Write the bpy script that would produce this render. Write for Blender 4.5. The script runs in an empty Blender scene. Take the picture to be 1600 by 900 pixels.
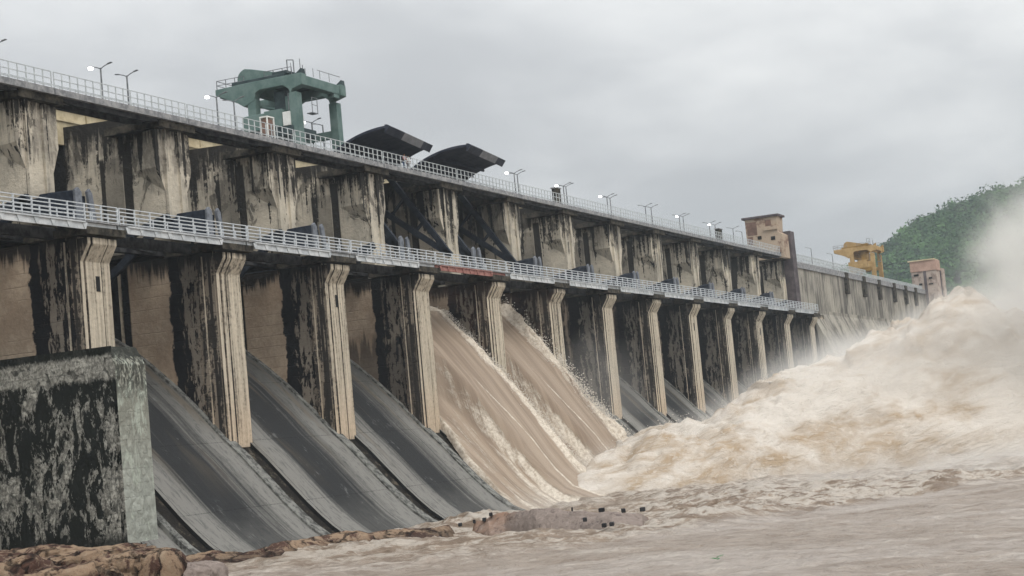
import bpy, math, random
import numpy as np
from mathutils import Vector, Matrix
random.seed(7)
RNG = np.random.default_rng(11)
sc = bpy.context.scene
COL = sc.collection

# ---------------------------------------------------------------- camera
F_PX, YAW, PITCH, ROLL = 2700.0, 0.4160, 0.0880, -0.0920
CAM = Vector((-102.089, -76.93, -1.813))
d = Vector((math.cos(YAW)*math.cos(PITCH), math.sin(YAW)*math.cos(PITCH), math.sin(PITCH)))
r = Vector((math.sin(YAW), -math.cos(YAW), 0)); u = r.cross(d)
r2 = math.cos(ROLL)*r + math.sin(ROLL)*u; u2 = -math.sin(ROLL)*r + math.cos(ROLL)*u
cam_data = bpy.data.cameras.new("camera"); cam = bpy.data.objects.new("camera", cam_data); COL.objects.link(cam)
cam_data.sensor_fit = 'HORIZONTAL'; cam_data.sensor_width = 36.0
cam_data.lens = 36.0*F_PX/1600.0
cam_data.clip_start = 0.5; cam_data.clip_end = 6000
M = Matrix.Identity(4)
for i in range(3):
    M[i][0] = r2[i]; M[i][1] = u2[i]; M[i][2] = -d[i]; M[i][3] = CAM[i]
cam.matrix_world = M
sc.camera = cam

# ---------------------------------------------------------------- light
SUN_EL, SUN_AZ = math.radians(48), math.radians(-128)   # direction to the sun, azimuth from +X toward +Y
world = bpy.data.worlds.new("World"); sc.world = world; world.use_nodes = True
sun_data = bpy.data.lights.new("sun", 'SUN'); sun = bpy.data.objects.new("sun", sun_data); COL.objects.link(sun)
sun_data.energy = 1.5; sun_data.angle = math.radians(30); sun_data.color = (1.0, 0.96, 0.9)
sd = Vector((math.cos(SUN_EL)*math.cos(SUN_AZ), math.cos(SUN_EL)*math.sin(SUN_AZ), math.sin(SUN_EL)))
sun.rotation_euler = sd.to_track_quat('Z', 'Y').to_euler()
sc.view_settings.view_transform = 'Standard'; sc.view_settings.look = 'None'
sc.view_settings.exposure = 0.0; sc.view_settings.gamma = 1.0; sc.view_settings.use_curve_mapping = False
sc.cycles.volume_bounces = 3
sc.cycles.max_bounces = 8
sc.cycles.volume_step_rate = 1.0
sc.cycles.use_denoising = True

# ---------------------------------------------------------------- node expressions
class G:
    """tiny expression builder over a node tree"""
    def __init__(s, nt): s.nt = nt
    def n(s, t, **k):
        o = s.nt.nodes.new(t)
        for a, b in k.items(): setattr(o, a, b)
        return o
    def put(s, sock, v):
        if isinstance(v, S): s.nt.links.new(v.k, sock)
        elif isinstance(v, bpy.types.NodeSocket): s.nt.links.new(v, sock)
        else:
            if isinstance(v, (int, float)) and sock.type in ('VECTOR', 'RGBA'): v = (v,)*(3 if sock.type == 'VECTOR' else 4)
            if sock.type == 'RGBA' and len(v) == 3: v = (*v, 1)
            sock.default_value = v
    def m(s, op, a, b=0.0, c=0.0):
        o = s.n('ShaderNodeMath', operation=op)
        s.put(o.inputs[0], a); s.put(o.inputs[1], b)
        if op in ('COMPARE', 'WRAP', 'SMOOTH_MAX', 'SMOOTH_MIN'): s.put(o.inputs[2], c)
        return S(s, o.outputs[0])
    def vec(s, x, y, z):
        o = s.n('ShaderNodeCombineXYZ')
        for i, v in enumerate((x, y, z)): s.put(o.inputs[i], v)
        return S(s, o.outputs[0])
    def pos(s):
        if s.nt.bl_idname == 'GeometryNodeTree': p = s.n('GeometryNodeInputPosition').outputs[0]
        else: p = s.n('ShaderNodeNewGeometry').outputs['Position']
        o = s.n('ShaderNodeSeparateXYZ'); s.nt.links.new(p, o.inputs[0])
        return S(s, p), S(s, o.outputs[0]), S(s, o.outputs[1]), S(s, o.outputs[2])
    def nrm(s):
        p = s.n('ShaderNodeNewGeometry').outputs['Normal']
        o = s.n('ShaderNodeSeparateXYZ'); s.nt.links.new(p, o.inputs[0])
        return S(s, o.outputs[0]), S(s, o.outputs[1]), S(s, o.outputs[2])
    def noise(s, vec, scale=1.0, detail=4.0, rough=0.55, dist=0.0):
        o = s.n('ShaderNodeTexNoise')
        s.put(o.inputs['Vector'], vec); s.put(o.inputs['Scale'], scale); s.put(o.inputs['Detail'], detail)
        s.put(o.inputs['Roughness'], rough); s.put(o.inputs['Distortion'], dist)
        return S(s, o.outputs[0])
    def voro(s, vec, scale=1.0, feat='F1'):
        o = s.n('ShaderNodeTexVoronoi', feature=feat)
        s.put(o.inputs['Vector'], vec); s.put(o.inputs['Scale'], scale)
        return S(s, o.outputs['Distance'])
    def ss(s, v, a, b):
        """smoothstep of v from a to b (a>b inverts)"""
        o = s.n('ShaderNodeMapRange', interpolation_type='SMOOTHSTEP')
        s.put(o.inputs[0], v)
        if isinstance(a, (int, float)) and isinstance(b, (int, float)) and a > b:
            s.put(o.inputs[1], b); s.put(o.inputs[2], a); o.inputs[3].default_value = 1; o.inputs[4].default_value = 0
        else:
            s.put(o.inputs[1], a); s.put(o.inputs[2], b)
        return S(s, o.outputs[0])
    def mix(s, f, a, b):
        o = s.n('ShaderNodeMix', data_type='RGBA')
        s.put(o.inputs[0], f); s.put(o.inputs[6], a); s.put(o.inputs[7], b)
        return S(s, o.outputs[2])
class S:
    def __init__(s, g, k): s.g = g; s.k = k
    def __add__(a, b): return a.g.m('ADD', a, b)
    __radd__ = __add__
    def __mul__(a, b): return a.g.m('MULTIPLY', a, b)
    __rmul__ = __mul__
    def __sub__(a, b): return a.g.m('SUBTRACT', a, b)
    def __rsub__(a, b): return a.g.m('SUBTRACT', b, a)
    def __truediv__(a, b): return a.g.m('DIVIDE', a, b)
    def mx(a, b): return a.g.m('MAXIMUM', a, b)
    def mn(a, b): return a.g.m('MINIMUM', a, b)
    def fl(a): return a.g.m('FLOOR', a)
    def fr(a): return a.g.m('FRACT', a)
    def ab(a): return a.g.m('ABSOLUTE', a)
def mat(name, fn, rough=0.85, spec=0.08, bump=None, metallic=0.0):
    m = bpy.data.materials.new(name); m.use_nodes = True
    nt = m.node_tree; nt.nodes.clear(); g = G(nt)
    out = g.n('ShaderNodeOutputMaterial'); b = g.n('ShaderNodeBsdfPrincipled')
    nt.links.new(b.outputs[0], out.inputs[0])
    res = fn(g)
    if isinstance(res, dict): colr, h, rough = res['c'], res.get('h'), res.get('r', rough); dist = res.get('d', 0.05)
    else: colr, h, dist = res, None, 0.05
    g.put(b.inputs['Base Color'], colr); g.put(b.inputs['Roughness'], rough)
    b.inputs['Specular IOR Level'].default_value = spec; b.inputs['Metallic'].default_value = metallic
    if h is not None:
        bp = g.n('ShaderNodeBump'); bp.inputs['Strength'].default_value = 1.0; bp.inputs['Distance'].default_value = dist
        g.put(bp.inputs['Height'], h); nt.links.new(bp.outputs[0], b.inputs['Normal'])
    return m

# world: overcast cloud deck laid over the Nishita sky
def make_world():
    nt = world.node_tree; nt.nodes.clear(); g = G(nt)
    out = g.n('ShaderNodeOutputWorld'); bg = g.n('ShaderNodeBackground')
    sky = g.n('ShaderNodeTexSky', sky_type='NISHITA'); sky.sun_disc = False
    sky.sun_elevation = SUN_EL; sky.sun_rotation = math.pi/2 - SUN_AZ; sky.dust_density = 3.0
    tc = g.n('ShaderNodeTexCoord'); sp = g.n('ShaderNodeSeparateXYZ')
    nt.links.new(tc.outputs['Generated'], sp.inputs[0])
    x, y, z = (S(g, sp.outputs[i]) for i in range(3))
    zz = z.mx(0.0) + 0.22
    v = g.vec(x/zz, y/zz, 0.0)
    n1 = g.noise(v, 0.8, 6, 0.5, 0.5); n2 = g.noise(g.vec(x/zz, y/zz, 3.7), 2.6, 5, 0.5, 0.2)
    c = g.ss(n1*0.72 + n2*0.28, 0.36, 0.62)
    lum = (4.3 + c*2.8)*(0.92 + z.mx(0.0)*2.2)
    dark = g.mix(c, (0.945, 0.97, 1.0), (0.995, 1.0, 0.99))
    vm = g.n('ShaderNodeVectorMath', operation='SCALE'); g.put(vm.inputs[0], dark); g.put(vm.inputs['Scale'], lum)
    col = g.mix(0.96, S(g, sky.outputs[0]), S(g, vm.outputs[0]))
    nt.links.new(col.k, bg.inputs[0]); bg.inputs[1].default_value = 0.1
    nt.links.new(bg.outputs[0], out.inputs[0])
make_world()

# ---------------------------------------------------------------- numpy noise
def _h(ix, iy, iz, s):
    n = (ix*374761393 + iy*668265263 + iz*2147483647 + s*974634777) & 0xffffffff
    n = ((n ^ (n >> 13))*1274126177) & 0xffffffff
    return ((n ^ (n >> 16)) & 0xffff)/32767.5 - 1.0
def vnoise(x, y, z=0.0, s=0):
    x = np.asarray(x, float); y = np.asarray(y, float); z = np.zeros_like(x) + z
    ix, iy, iz = np.floor(x).astype(np.int64), np.floor(y).astype(np.int64), np.floor(z).astype(np.int64)
    fx, fy, fz = x-ix, y-iy, z-iz
    fx, fy, fz = [t*t*t*(t*(t*6-15)+10) for t in (fx, fy, fz)]
    r_ = 0
    for a in (0, 1):
        wa = fx if a else 1-fx
        for b in (0, 1):
            wb = fy if b else 1-fy
            for c in (0, 1):
                wc = fz if c else 1-fz
                r_ = r_ + wa*wb*wc*_h(ix+a, iy+b, iz+c, s)
    return r_
def fbm(x, y, z=0.0, o=4, s=0, gain=0.5, billow=False):
    r_ = 0; a = 1.0; t = 0
    for k in range(o):
        v = vnoise(x*2**k + 13.7*k, y*2**k - 7.1*k, z*2**k + 3.3*k, s+k)
        if billow: v = np.abs(v)*2-0.6
        r_ = r_ + a*v; t += a; a *= gain
    return r_/t

# ---------------------------------------------------------------- mesh helpers
class MB:
    def __init__(s): s.v = []; s.f = []
    def add(s, v, f):
        k = len(s.v); s.v += [tuple(p) for p in v]; s.f += [tuple(i+k for i in q) for q in f]; return s
    def box(s, x0, x1, y0, y1, z0, z1):
        v = [(x, y, z) for x in (x0, x1) for y in (y0, y1) for z in (z0, z1)]
        return s.add(v, [(0,1,3,2),(4,6,7,5),(0,4,5,1),(2,3,7,6),(0,2,6,4),(1,5,7,3)])
    def prism(s, poly, a, b, axis='x'):
        """poly of (p,q): axis x -> (y,z); axis y -> (x,z); axis z -> (x,y); a may be a list of per-vertex offsets"""
        n = len(poly); A = a if isinstance(a, (list, tuple)) else [a]*n; B = b if isinstance(b, (list, tuple)) else [b]*n
        def mk(p, c): return (c, p[0], p[1]) if axis == 'x' else ((p[0], c, p[1]) if axis == 'y' else (p[0], p[1], c))
        v = [mk(p, c) for p, c in zip(poly, A)] + [mk(p, c) for p, c in zip(poly, B)]
        f = [tuple(range(n))[::-1], tuple(range(n, 2*n))] + [(i, (i+1) % n, (i+1) % n+n, i+n) for i in range(n)]
        return s.add(v, f)
    def bar(s, p, q, w, h=None, up=(0, 0, 1)):
        h = h or w; p, q = Vector(p), Vector(q); t = (q-p).normalized(); up = Vector(up)
        if abs(t.dot(up)) > 0.98: up = Vector((0, 1, 0))
        a = t.cross(up).normalized(); b = a.cross(t)
        v = [o + a*sa*w/2 + b*sb*h/2 for o in (p, q) for sa, sb in ((-1,-1),(1,-1),(1,1),(-1,1))]
        return s.add(v, [(3,2,1,0),(4,5,6,7),(0,1,5,4),(1,2,6,5),(2,3,7,6),(3,0,4,7)])
    def tube(s, pts, rad, n=8):
        pts = [Vector(p) for p in pts]; rs = rad if isinstance(rad, (list, tuple)) else [rad]*len(pts)
        v = []; f = []
        for i, p in enumerate(pts):
            t = (pts[min(i+1, len(pts)-1)] - pts[max(i-1, 0)]).normalized()
            up = Vector((0, 0, 1)) if abs(t.z) < 0.9 else Vector((0, 1, 0))
            a = t.cross(up).normalized(); b = a.cross(t)
            v += [p + (a*math.cos(2*math.pi*k/n) + b*math.sin(2*math.pi*k/n))*rs[i] for k in range(n)]
        for i in range(len(pts)-1):
            f += [(i*n+k, i*n+(k+1) % n, (i+1)*n+(k+1) % n, (i+1)*n+k) for k in range(n)]
        f += [tuple(range(n))[::-1], tuple(range((len(pts)-1)*n, len(pts)*n))]
        return s.add(v, f)
    def build(s, name, m, parent=None, smooth=False, bevel=0.0):
        me = bpy.data.meshes.new(name); me.from_pydata(s.v, [], s.f); me.materials.append(m)
        me.update()
        o = bpy.data.objects.new(name, me); COL.objects.link(o)
        if parent is not None: o.parent = parent
        if smooth: me.polygons.foreach_set('use_smooth', [True]*len(me.polygons))
        fix_normals(me)
        if bevel:
            md = o.modifiers.new('bevel', 'BEVEL'); md.width = bevel; md.segments = 1; md.limit_method = 'ANGLE'
        return o
import bmesh
def fix_normals(me):
    bm = bmesh.new(); bm.from_mesh(me); bmesh.ops.recalc_face_normals(bm, faces=bm.faces); bm.to_mesh(me); bm.free()
def grid_obj(name, X, Y, Z, m, parent=None, smooth=True):
    n, k = X.shape
    me = bpy.data.meshes.new(name)
    v = np.stack([X, Y, Z], -1).reshape(-1, 3)
    a = (np.arange(n-1)[:, None]*k + np.arange(k-1)[None, :]).ravel()
    f = np.stack([a, a+1, a+k+1, a+k], 1)
    me.from_pydata(v.tolist(), [], f.tolist()); me.materials.append(m)
    me.polygons.foreach_set('use_smooth', [smooth]*len(me.polygons)); me.update()
    o = bpy.data.objects.new(name, me); COL.objects.link(o)
    if parent is not None: o.parent = parent
    return o
def tag(o, label=None, cat=None, group=None, kind=None):
    if label: o['label'] = label
    if cat: o['category'] = cat
    if group: o['group'] = group
    if kind: o['kind'] = kind
    return o
def empty(name, loc=(0, 0, 0), rz=0.0):
    o = bpy.data.objects.new(name, None); COL.objects.link(o); o.location = loc; o.rotation_euler[2] = rz
    o.empty_display_size = 0.5; return o
def copy_tree(o, parent=None):
    c = o.copy(); COL.objects.link(c)
    if parent is not None: c.parent = parent
    for ch in list(o.children): copy_tree(ch, c)
    return c

# ---------------------------------------------------------------- materials
SP = 17.0; PW = 3.3; NP = 13       # pier spacing, pier width, number of piers
def streaks(g, x, y, z, f=2.0, k=0.07, off=0.0, detail=5):
    return g.noise(g.vec(x*f + off, y*f, z*k*f), 1.0, detail, 0.6, 0.25)
def m_pier_low(g):
    P, x, y, z = g.pos(); nx, ny, nz = g.nrm()
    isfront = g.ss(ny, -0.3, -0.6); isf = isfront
    idx = ((x + 8.0)/SP).fl()
    pr = g.ss(g.noise(g.vec(idx*3.71, 0.5, 0.0), 1.0, 0, 0.5), 0.35, 0.65)             # one value per pier
    big = g.noise(P, 0.35, 5, 0.6); fine = g.noise(P, 3.0, 6, 0.65)
    st = streaks(g, x, y, z, 1.3, 0.06); st2 = streaks(g, x, y, z, 3.2, 0.045, 11.0); st3 = streaks(g, x, y, z, 2.6, 0.11, 31.0)
    wob = (g.noise(g.vec(x, y*0.8, z*0.55), 1.0, 6, 0.66) - 0.5)*1.5
    yy = y + wob
    far = g.ss(x, 46.0, 92.0)
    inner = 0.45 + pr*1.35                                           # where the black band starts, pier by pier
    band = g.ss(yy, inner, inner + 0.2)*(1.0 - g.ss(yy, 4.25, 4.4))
    slot_shade = g.ss(y + wob*0.12, 8.25, 8.4)  # slot and everything behind it darkened, shade put into the colour
    low = g.ss(x, 44.0, 50.0)*g.ss(z + (st - 0.5)*11.0, 9.5, 8.0)*g.ss(x, 62.0, 50.0)
    broken = g.ss(st*0.6 + big*0.4, 0.42, 0.52)
    front_part = 1.0 - g.ss(yy, inner, inner + 0.15)
    rear = g.ss(yy, 4.2, 4.5)
    dark_top = g.ss(z + (st2 - 0.5)*4.0 + (big - 0.5)*3.0 - isf*1.1, 13.8, 14.9)  # darker toward the top of the pier, broken up by streaks
    patch = g.ss(st3*0.65 + fine*0.35, 0.47, 0.52)
    blot = g.noise(g.vec(x*1.2, y*1.4, z*0.55), 1.6, 7, 0.72, 0.6)
    lightpatch = g.ss(blot*0.6 + st3*0.4 + g.ss((y - 2.2).ab(), 1.0, 0.2)*0.06, 0.525, 0.56)*g.ss(yy, 3.6, 3.0)
    sfar = g.ss(st*0.5 + big*0.3 + st3*0.2 - (1.0-far)*0.2, 0.475, 0.515)*g.ss(x, 52.0, 80.0)
    side_m = (band*(1.0 - lightpatch*0.8)).mx(front_part*patch*0.88).mx(slot_shade).mx(low*0.97).mx(rear*far*broken*0.8).mx(sfar*0.93*(1.0 - lightpatch*0.6))
    side_m = side_m.mx(g.ss(y, 0.28, 0.33)*g.ss(y, 0.62, 0.56)*0.9)  # groove beside the nose drawn as a strip of painted shade
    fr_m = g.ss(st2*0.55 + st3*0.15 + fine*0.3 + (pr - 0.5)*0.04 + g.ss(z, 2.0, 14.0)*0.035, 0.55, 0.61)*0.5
    stain_shade = side_m*(1.0 - isfront) + fr_m*isfront
    stain_shade = stain_shade.mx(dark_top*0.93)
    lines = g.ss((((z + wob*0.12)*1.05).fr() - 0.5).ab(), 0.44, 0.49)*g.ss(big, 0.40, 0.58)
    tan = g.mix(g.ss(big, 0.35, 0.65), (0.36, 0.275, 0.20), (0.50, 0.40, 0.30))
    tan = g.mix(g.ss(z, 7.0, 1.0)*0.5, tan, (0.38, 0.255, 0.17))
    tan = g.mix(far*0.5, tan, (0.27, 0.24, 0.205))
    gstreak = g.mix(fine, (0.12, 0.11, 0.092), (0.32, 0.285, 0.235))
    tan = g.mix(front_part*(1.0 - isfront)*0.75, tan, gstreak)
    frontc = g.mix(g.ss(st2, 0.35, 0.62), (0.60, 0.53, 0.42), (0.38, 0.335, 0.265))
    warm = g.ss(z, 6.0, 0.0)
    frontc = g.mix(warm*0.45, frontc, (0.60, 0.44, 0.30))
    base = g.mix(isfront, tan, frontc)
    lines = lines*(1.0 - isfront*0.9)
    base = g.mix(lines*0.26, base, (0.09, 0.075, 0.06))
    base = g.mix(g.ss(fine, 0.4, 0.75)*0.3, base, (0.13, 0.11, 0.09))
    base = g.mix(lightpatch*band*0.7, base, (0.21, 0.20, 0.175))
    rust = g.ss(x, 55.0, 60.0)*g.ss(x, 90.0, 80.0)*g.ss(big, 0.42, 0.6)*0.6
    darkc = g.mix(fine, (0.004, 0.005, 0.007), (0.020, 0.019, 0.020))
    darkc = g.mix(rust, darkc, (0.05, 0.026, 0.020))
    return {'c': g.mix(stain_shade, base, darkc), 'h': fine*0.6 + big + lines*-0.25 + blot*0.5, 'd': 0.12, 'r': 0.95}
def m_pier_up(g):
    P, x, y, z = g.pos(); nx, ny, nz = g.nrm()
    big = g.noise(P, 0.3, 5, 0.62); fine = g.noise(P, 2.6, 7, 0.68)
    st = streaks(g, x, y, z, 1.25, 0.05, 3.0); st2 = streaks(g, x, y, z, 4.2, 0.05, 21.0); st3 = streaks(g, x, y, z, 2.4, 0.10, 41.0)
    top = g.ss(z, 18.0, 27.0)
    hard = g.ss(st*0.56 + st2*0.12 + big*0.14 + fine*0.18 + (top - 0.5)*0.10, 0.53, 0.555)
    soft = g.ss(big*0.4 + st3*0.6 + (top - 0.5)*0.2, 0.47, 0.60)
    cap = g.ss(z + (st2 - 0.5)*5.0 + (big - 0.5)*6.5, 25.2, 26.8)
    back = g.ss(y + (st - 0.5)*1.5, 13.8, 14.1)
    def gr(a, b, zt): return g.ss(y + (st - 0.5)*0.4, a, a + 0.08)*g.ss(y + (st - 0.5)*0.4, b, b - 0.08)*g.ss(z, zt, zt - 0.3)
    groove_shade = gr(7.3, 8.2, 25.6).mx(gr(10.0, 10.5, 24.5)).mx(gr(8.2, 10.1, 24.5)*0.45)  # slots given as painted shade on a flat face, nothing cut in
    blotch = g.ss(g.noise(g.vec(x*0.5, y*0.5, z*0.28), 1.0, 7, 0.7, 0.8) + (top - 0.5)*0.10, 0.56, 0.60)
    m = (hard*0.96).mx(cap*0.95).mx(blotch*0.65).mx(back).mx(groove_shade*0.95)
    base = g.mix(g.ss(big, 0.36, 0.62), (0.60, 0.54, 0.44), (0.42, 0.382, 0.315))
    base = g.mix(soft*0.68, base, (0.185, 0.168, 0.145))
    base = g.mix(g.ss(fine, 0.5, 0.6)*0.4, base, (0.47, 0.43, 0.35))
    lines = g.ss(((z*0.42).fr() - 0.5).ab(), 0.47, 0.495)
    base = g.mix(lines*0.1*g.ss(fine, 0.4, 0.6), base, (0.07, 0.06, 0.05))
    dk = g.mix(fine, (0.005, 0.006, 0.008), (0.032, 0.030, 0.028))
    return {'c': g.mix(m, base, dk), 'h': fine*0.8 + big + m*-0.3, 'd': 0.16, 'r': 0.96}
def m_chute(g):
    P, x, y, z = g.pos()
    u_ = ((x/SP).fr())*SP
    al = y - z
    s1 = g.noise(g.vec(x*0.30, 0.0, (y + z)*0.018), 1.0, 3, 0.5, 0.2)
    s2 = g.noise(g.vec(x*2.4, 1.0, (y + z)*0.045), 1.0, 5, 0.6, 0.1)
    fine = g.noise(P, 5.0, 6, 0.7); blot = g.noise(P, 0.5, 5, 0.6)
    edge = g.ss(u_, 3.4, 1.0).mx(g.ss(u_, 9.8, 12.9))
    mid = g.ss(u_, 3.0, 4.6)*g.ss(u_, 8.6, 6.6)
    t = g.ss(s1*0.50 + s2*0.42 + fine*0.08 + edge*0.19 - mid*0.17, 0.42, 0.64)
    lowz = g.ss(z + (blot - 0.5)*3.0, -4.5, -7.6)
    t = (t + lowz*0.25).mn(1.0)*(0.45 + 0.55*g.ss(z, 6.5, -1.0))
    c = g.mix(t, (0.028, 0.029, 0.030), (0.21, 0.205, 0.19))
    brown = g.ss(g.noise(g.vec(x*0.5, 3.0, (y+z)*0.04), 1.0, 3, 0.5), 0.52, 0.66)
    c = g.mix(brown*0.55*g.ss(z, -5.0, 3.0), c, (0.15, 0.12, 0.085))
    rough_ = g.noise(g.vec(x*2.6, (y+z)*0.55, 0.0), 1.0, 7, 0.75, 0.5)
    c = g.mix(g.ss(rough_, 0.50, 0.62)*0.45, c, (0.03, 0.032, 0.034))
    c = g.mix(g.ss(rough_*0.5 + blot*0.5, 0.43, 0.36)*0.5, c, (0.20, 0.205, 0.20))
    jn = g.ss((((y+z)*0.10).fr()-0.5).ab(), 0.490, 0.497)*g.ss(fine, 0.4, 0.55)
    c = g.mix(jn*0.5, c, (0.01, 0.01, 0.01))
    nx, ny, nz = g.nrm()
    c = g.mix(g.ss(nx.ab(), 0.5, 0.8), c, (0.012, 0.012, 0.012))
    return {'c': c, 'h': fine*0.8 + s2*0.9 + rough_*0.8, 'd': 0.10, 'r': 0.75}
def m_strip(g):
    P, x, y, z = g.pos(); f = g.noise(P, 1.4, 7, 0.7); b = g.noise(P, 0.5, 4, 0.6)
    c = g.mix(g.ss(f, 0.5, 0.68), (0.016, 0.014, 0.012), (0.10, 0.085, 0.065))
    return {'c': g.mix(g.ss(b, 0.62, 0.7)*0.6, c, (0.22, 0.19, 0.15)), 'h': f, 'd': 0.15, 'r': 0.85}
def m_curb(g):
    P, x, y, z = g.pos(); f = g.noise(P, 1.6, 6, 0.7)
    return {'c': g.mix(g.ss(f, 0.36, 0.6), (0.05, 0.05, 0.048), (0.21, 0.21, 0.195)), 'h': f, 'd': 0.06}
def m_block(g):
    P, x, y, z = g.pos(); nx, ny, nz = g.nrm()
    a1 = g.noise(g.vec(x*1.0, y*1.0, z*0.42), 0.9, 8, 0.7, 0.7)
    a2 = g.noise(g.vec(x*2.6, y*2.6, z*1.3), 1.0, 6, 0.7, 1.2); fine = g.noise(P, 5.0, 6, 0.7)
    big = g.noise(P, 0.22, 3, 0.5)
    lump = g.voro(g.vec(x*1.7, y*1.7, z*1.5), 1.0)
    z = z + 0.35; courses = g.ss(((z*1.05).fr()-0.5).ab(), 0.44, 0.485)*g.ss(a2, 0.45, 0.6)
    jy = g.ss(((y*0.8 + (z*1.05).fl()*0.5).fr()-0.5).ab(), 0.45, 0.49)*g.ss(a2, 0.5, 0.6)
    edge_y = g.ss(ny, -0.3, -0.6)
    band = g.ss(z + (a2-0.5)*1.2, 5.0, 5.3)*g.ss(z + (a2-0.5)*1.2, 6.9, 6.5)
    m = g.ss(a1*0.62 + a2*0.38 + (big-0.5)*0.35, 0.478, 0.50)
    m = m.mx((1.0 - g.ss(lump, 0.60, 0.40))*0.8*g.ss(a2, 0.44, 0.54))
    m = (m*(1.0 - band*0.8)).mx(band*g.ss(lump, 0.62, 0.75)*0.7)
    m = m.mx(g.ss(z + (a2-0.5)*1.4, 6.6, 6.85)*0.95).mx(g.ss(z + (a1-0.5)*3, -5.1, -5.8)*0.92)
    m = m.mx(courses*0.75).mx(jy*0.6)
    lf = g.mix(g.ss(z, -3.0, 3.5), (0.40, 0.42, 0.375), (0.33, 0.335, 0.285))
    lf = g.mix(g.ss(a1, 0.53, 0.55)*0.8, lf, (0.46, 0.50, 0.43))
    lf = g.mix(g.ss(z + (a2-0.5)*2.0, 2.8, 5.2)*g.ss(a2, 0.44, 0.5)*0.85, lf, (0.05, 0.052, 0.045))
    light = g.mix(g.ss(a2*0.5+fine*0.5, 0.40, 0.60), (0.15, 0.148, 0.13), (0.52, 0.51, 0.455))
    dk = g.mix(fine, (0.004, 0.005, 0.005), (0.024, 0.027, 0.022))
    c = g.mix(m, light, dk)
    mf = g.ss(z + (a2-0.5)*1.4, 6.2, 6.7)*0.85
    c2 = g.mix(mf.mx(courses*0.3), lf, (0.03, 0.032, 0.028))
    return {'c': g.mix(edge_y, c, c2), 'h': a2 + a1 - m*0.4 - lump*0.4, 'd': 0.22, 'r': 0.97}
def m_wall(g):
    P, x, y, z = g.pos()
    st = g.noise(g.vec(x*0.55, y*0.5, z*0.09), 1.0, 6, 0.62, 0.2); st2 = g.noise(g.vec(x*1.9, y*2, z*0.12), 1.0, 5, 0.6)
    big = g.noise(P, 0.12, 5, 0.6)
    c = g.mix(g.ss(big, 0.35, 0.65), (0.36, 0.335, 0.285), (0.25, 0.235, 0.205))
    c = g.mix(g.ss(st*0.6 + big*0.4, 0.48, 0.58)*0.75, c, (0.09, 0.085, 0.075))
    c = g.mix(g.ss(st2*0.7 + st*0.3, 0.54, 0.60)*0.5, c, (0.42, 0.395, 0.34))
    c = g.mix(g.ss(st2, 0.44, 0.38)*0.6, c, (0.06, 0.055, 0.05))
    c = g.mix(g.ss(z + (st2-0.5)*6.0, 22.5, 25.5)*g.ss(x, 240.0, 290.0)*0.75, c, (0.05, 0.05, 0.048))
    jt = g.ss((((x+4.0)/13.0).fr()-0.5).ab(), 0.478, 0.49)
    return {'c': g.mix(jt*0.8, c, (0.05, 0.045, 0.04)), 'h': st2, 'd': 0.2}
def simple(c1, c2, scale=2.0, rough=0.6, d=0.02, lo=0.35, hi=0.65, streak=False):
    def fn(g):
        P, x, y, z = g.pos()
        n = g.noise(g.vec(x, y, z*(0.12 if streak else 1.0)), scale, 6, 0.65)
        return {'c': g.mix(g.ss(n, lo, hi), c1, c2), 'h': n, 'd': d, 'r': rough}
    return fn
def m_spill(g):
    P, x, y, z = g.pos()
    s1 = g.noise(g.vec(x*0.9, 0.0, (y+z)*0.05), 1.0, 5, 0.55, 0.3)
    s2 = g.noise(g.vec(x*2.0, (y-z)*1.0, (y+z)*0.20), 1.0, 7, 0.66, 0.5); f = g.noise(P, 2.6, 7, 0.7, 0.4)
    s3 = g.noise(g.vec(x*3.4, (y-z)*0.10, (y+z)*0.07), 1.0, 5, 0.6, 0.3); s4 = g.noise(P, 1.1, 7, 0.7, 0.6)
    at = g.n('ShaderNodeAttribute', attribute_name='foam'); fo = S(g, at.outputs['Fac'])
    fm = g.ss(fo*0.9 + (s2-0.5)*0.8 + (s3-0.5)*0.7 + (s4-0.5)*0.7*fo, 0.28, 0.70)
    c = g.mix(g.ss(s1, 0.35, 0.65), (0.22, 0.16, 0.112), (0.33, 0.255, 0.188))
    c = g.mix(g.ss(s3, 0.5, 0.68)*0.25, c, (0.42, 0.34, 0.26))
    c = g.mix(fm*0.9, c, g.mix(g.ss(f, 0.35, 0.6), (0.44, 0.365, 0.28), (0.72, 0.655, 0.56)))
    return {'c': c, 'h': s1*0.3 + s3*0.4 + s2*(0.2 + fm*0.5) + f*fm*0.25 + s4*fm*0.25, 'd': 0.16, 'r': 0.65}
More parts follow.
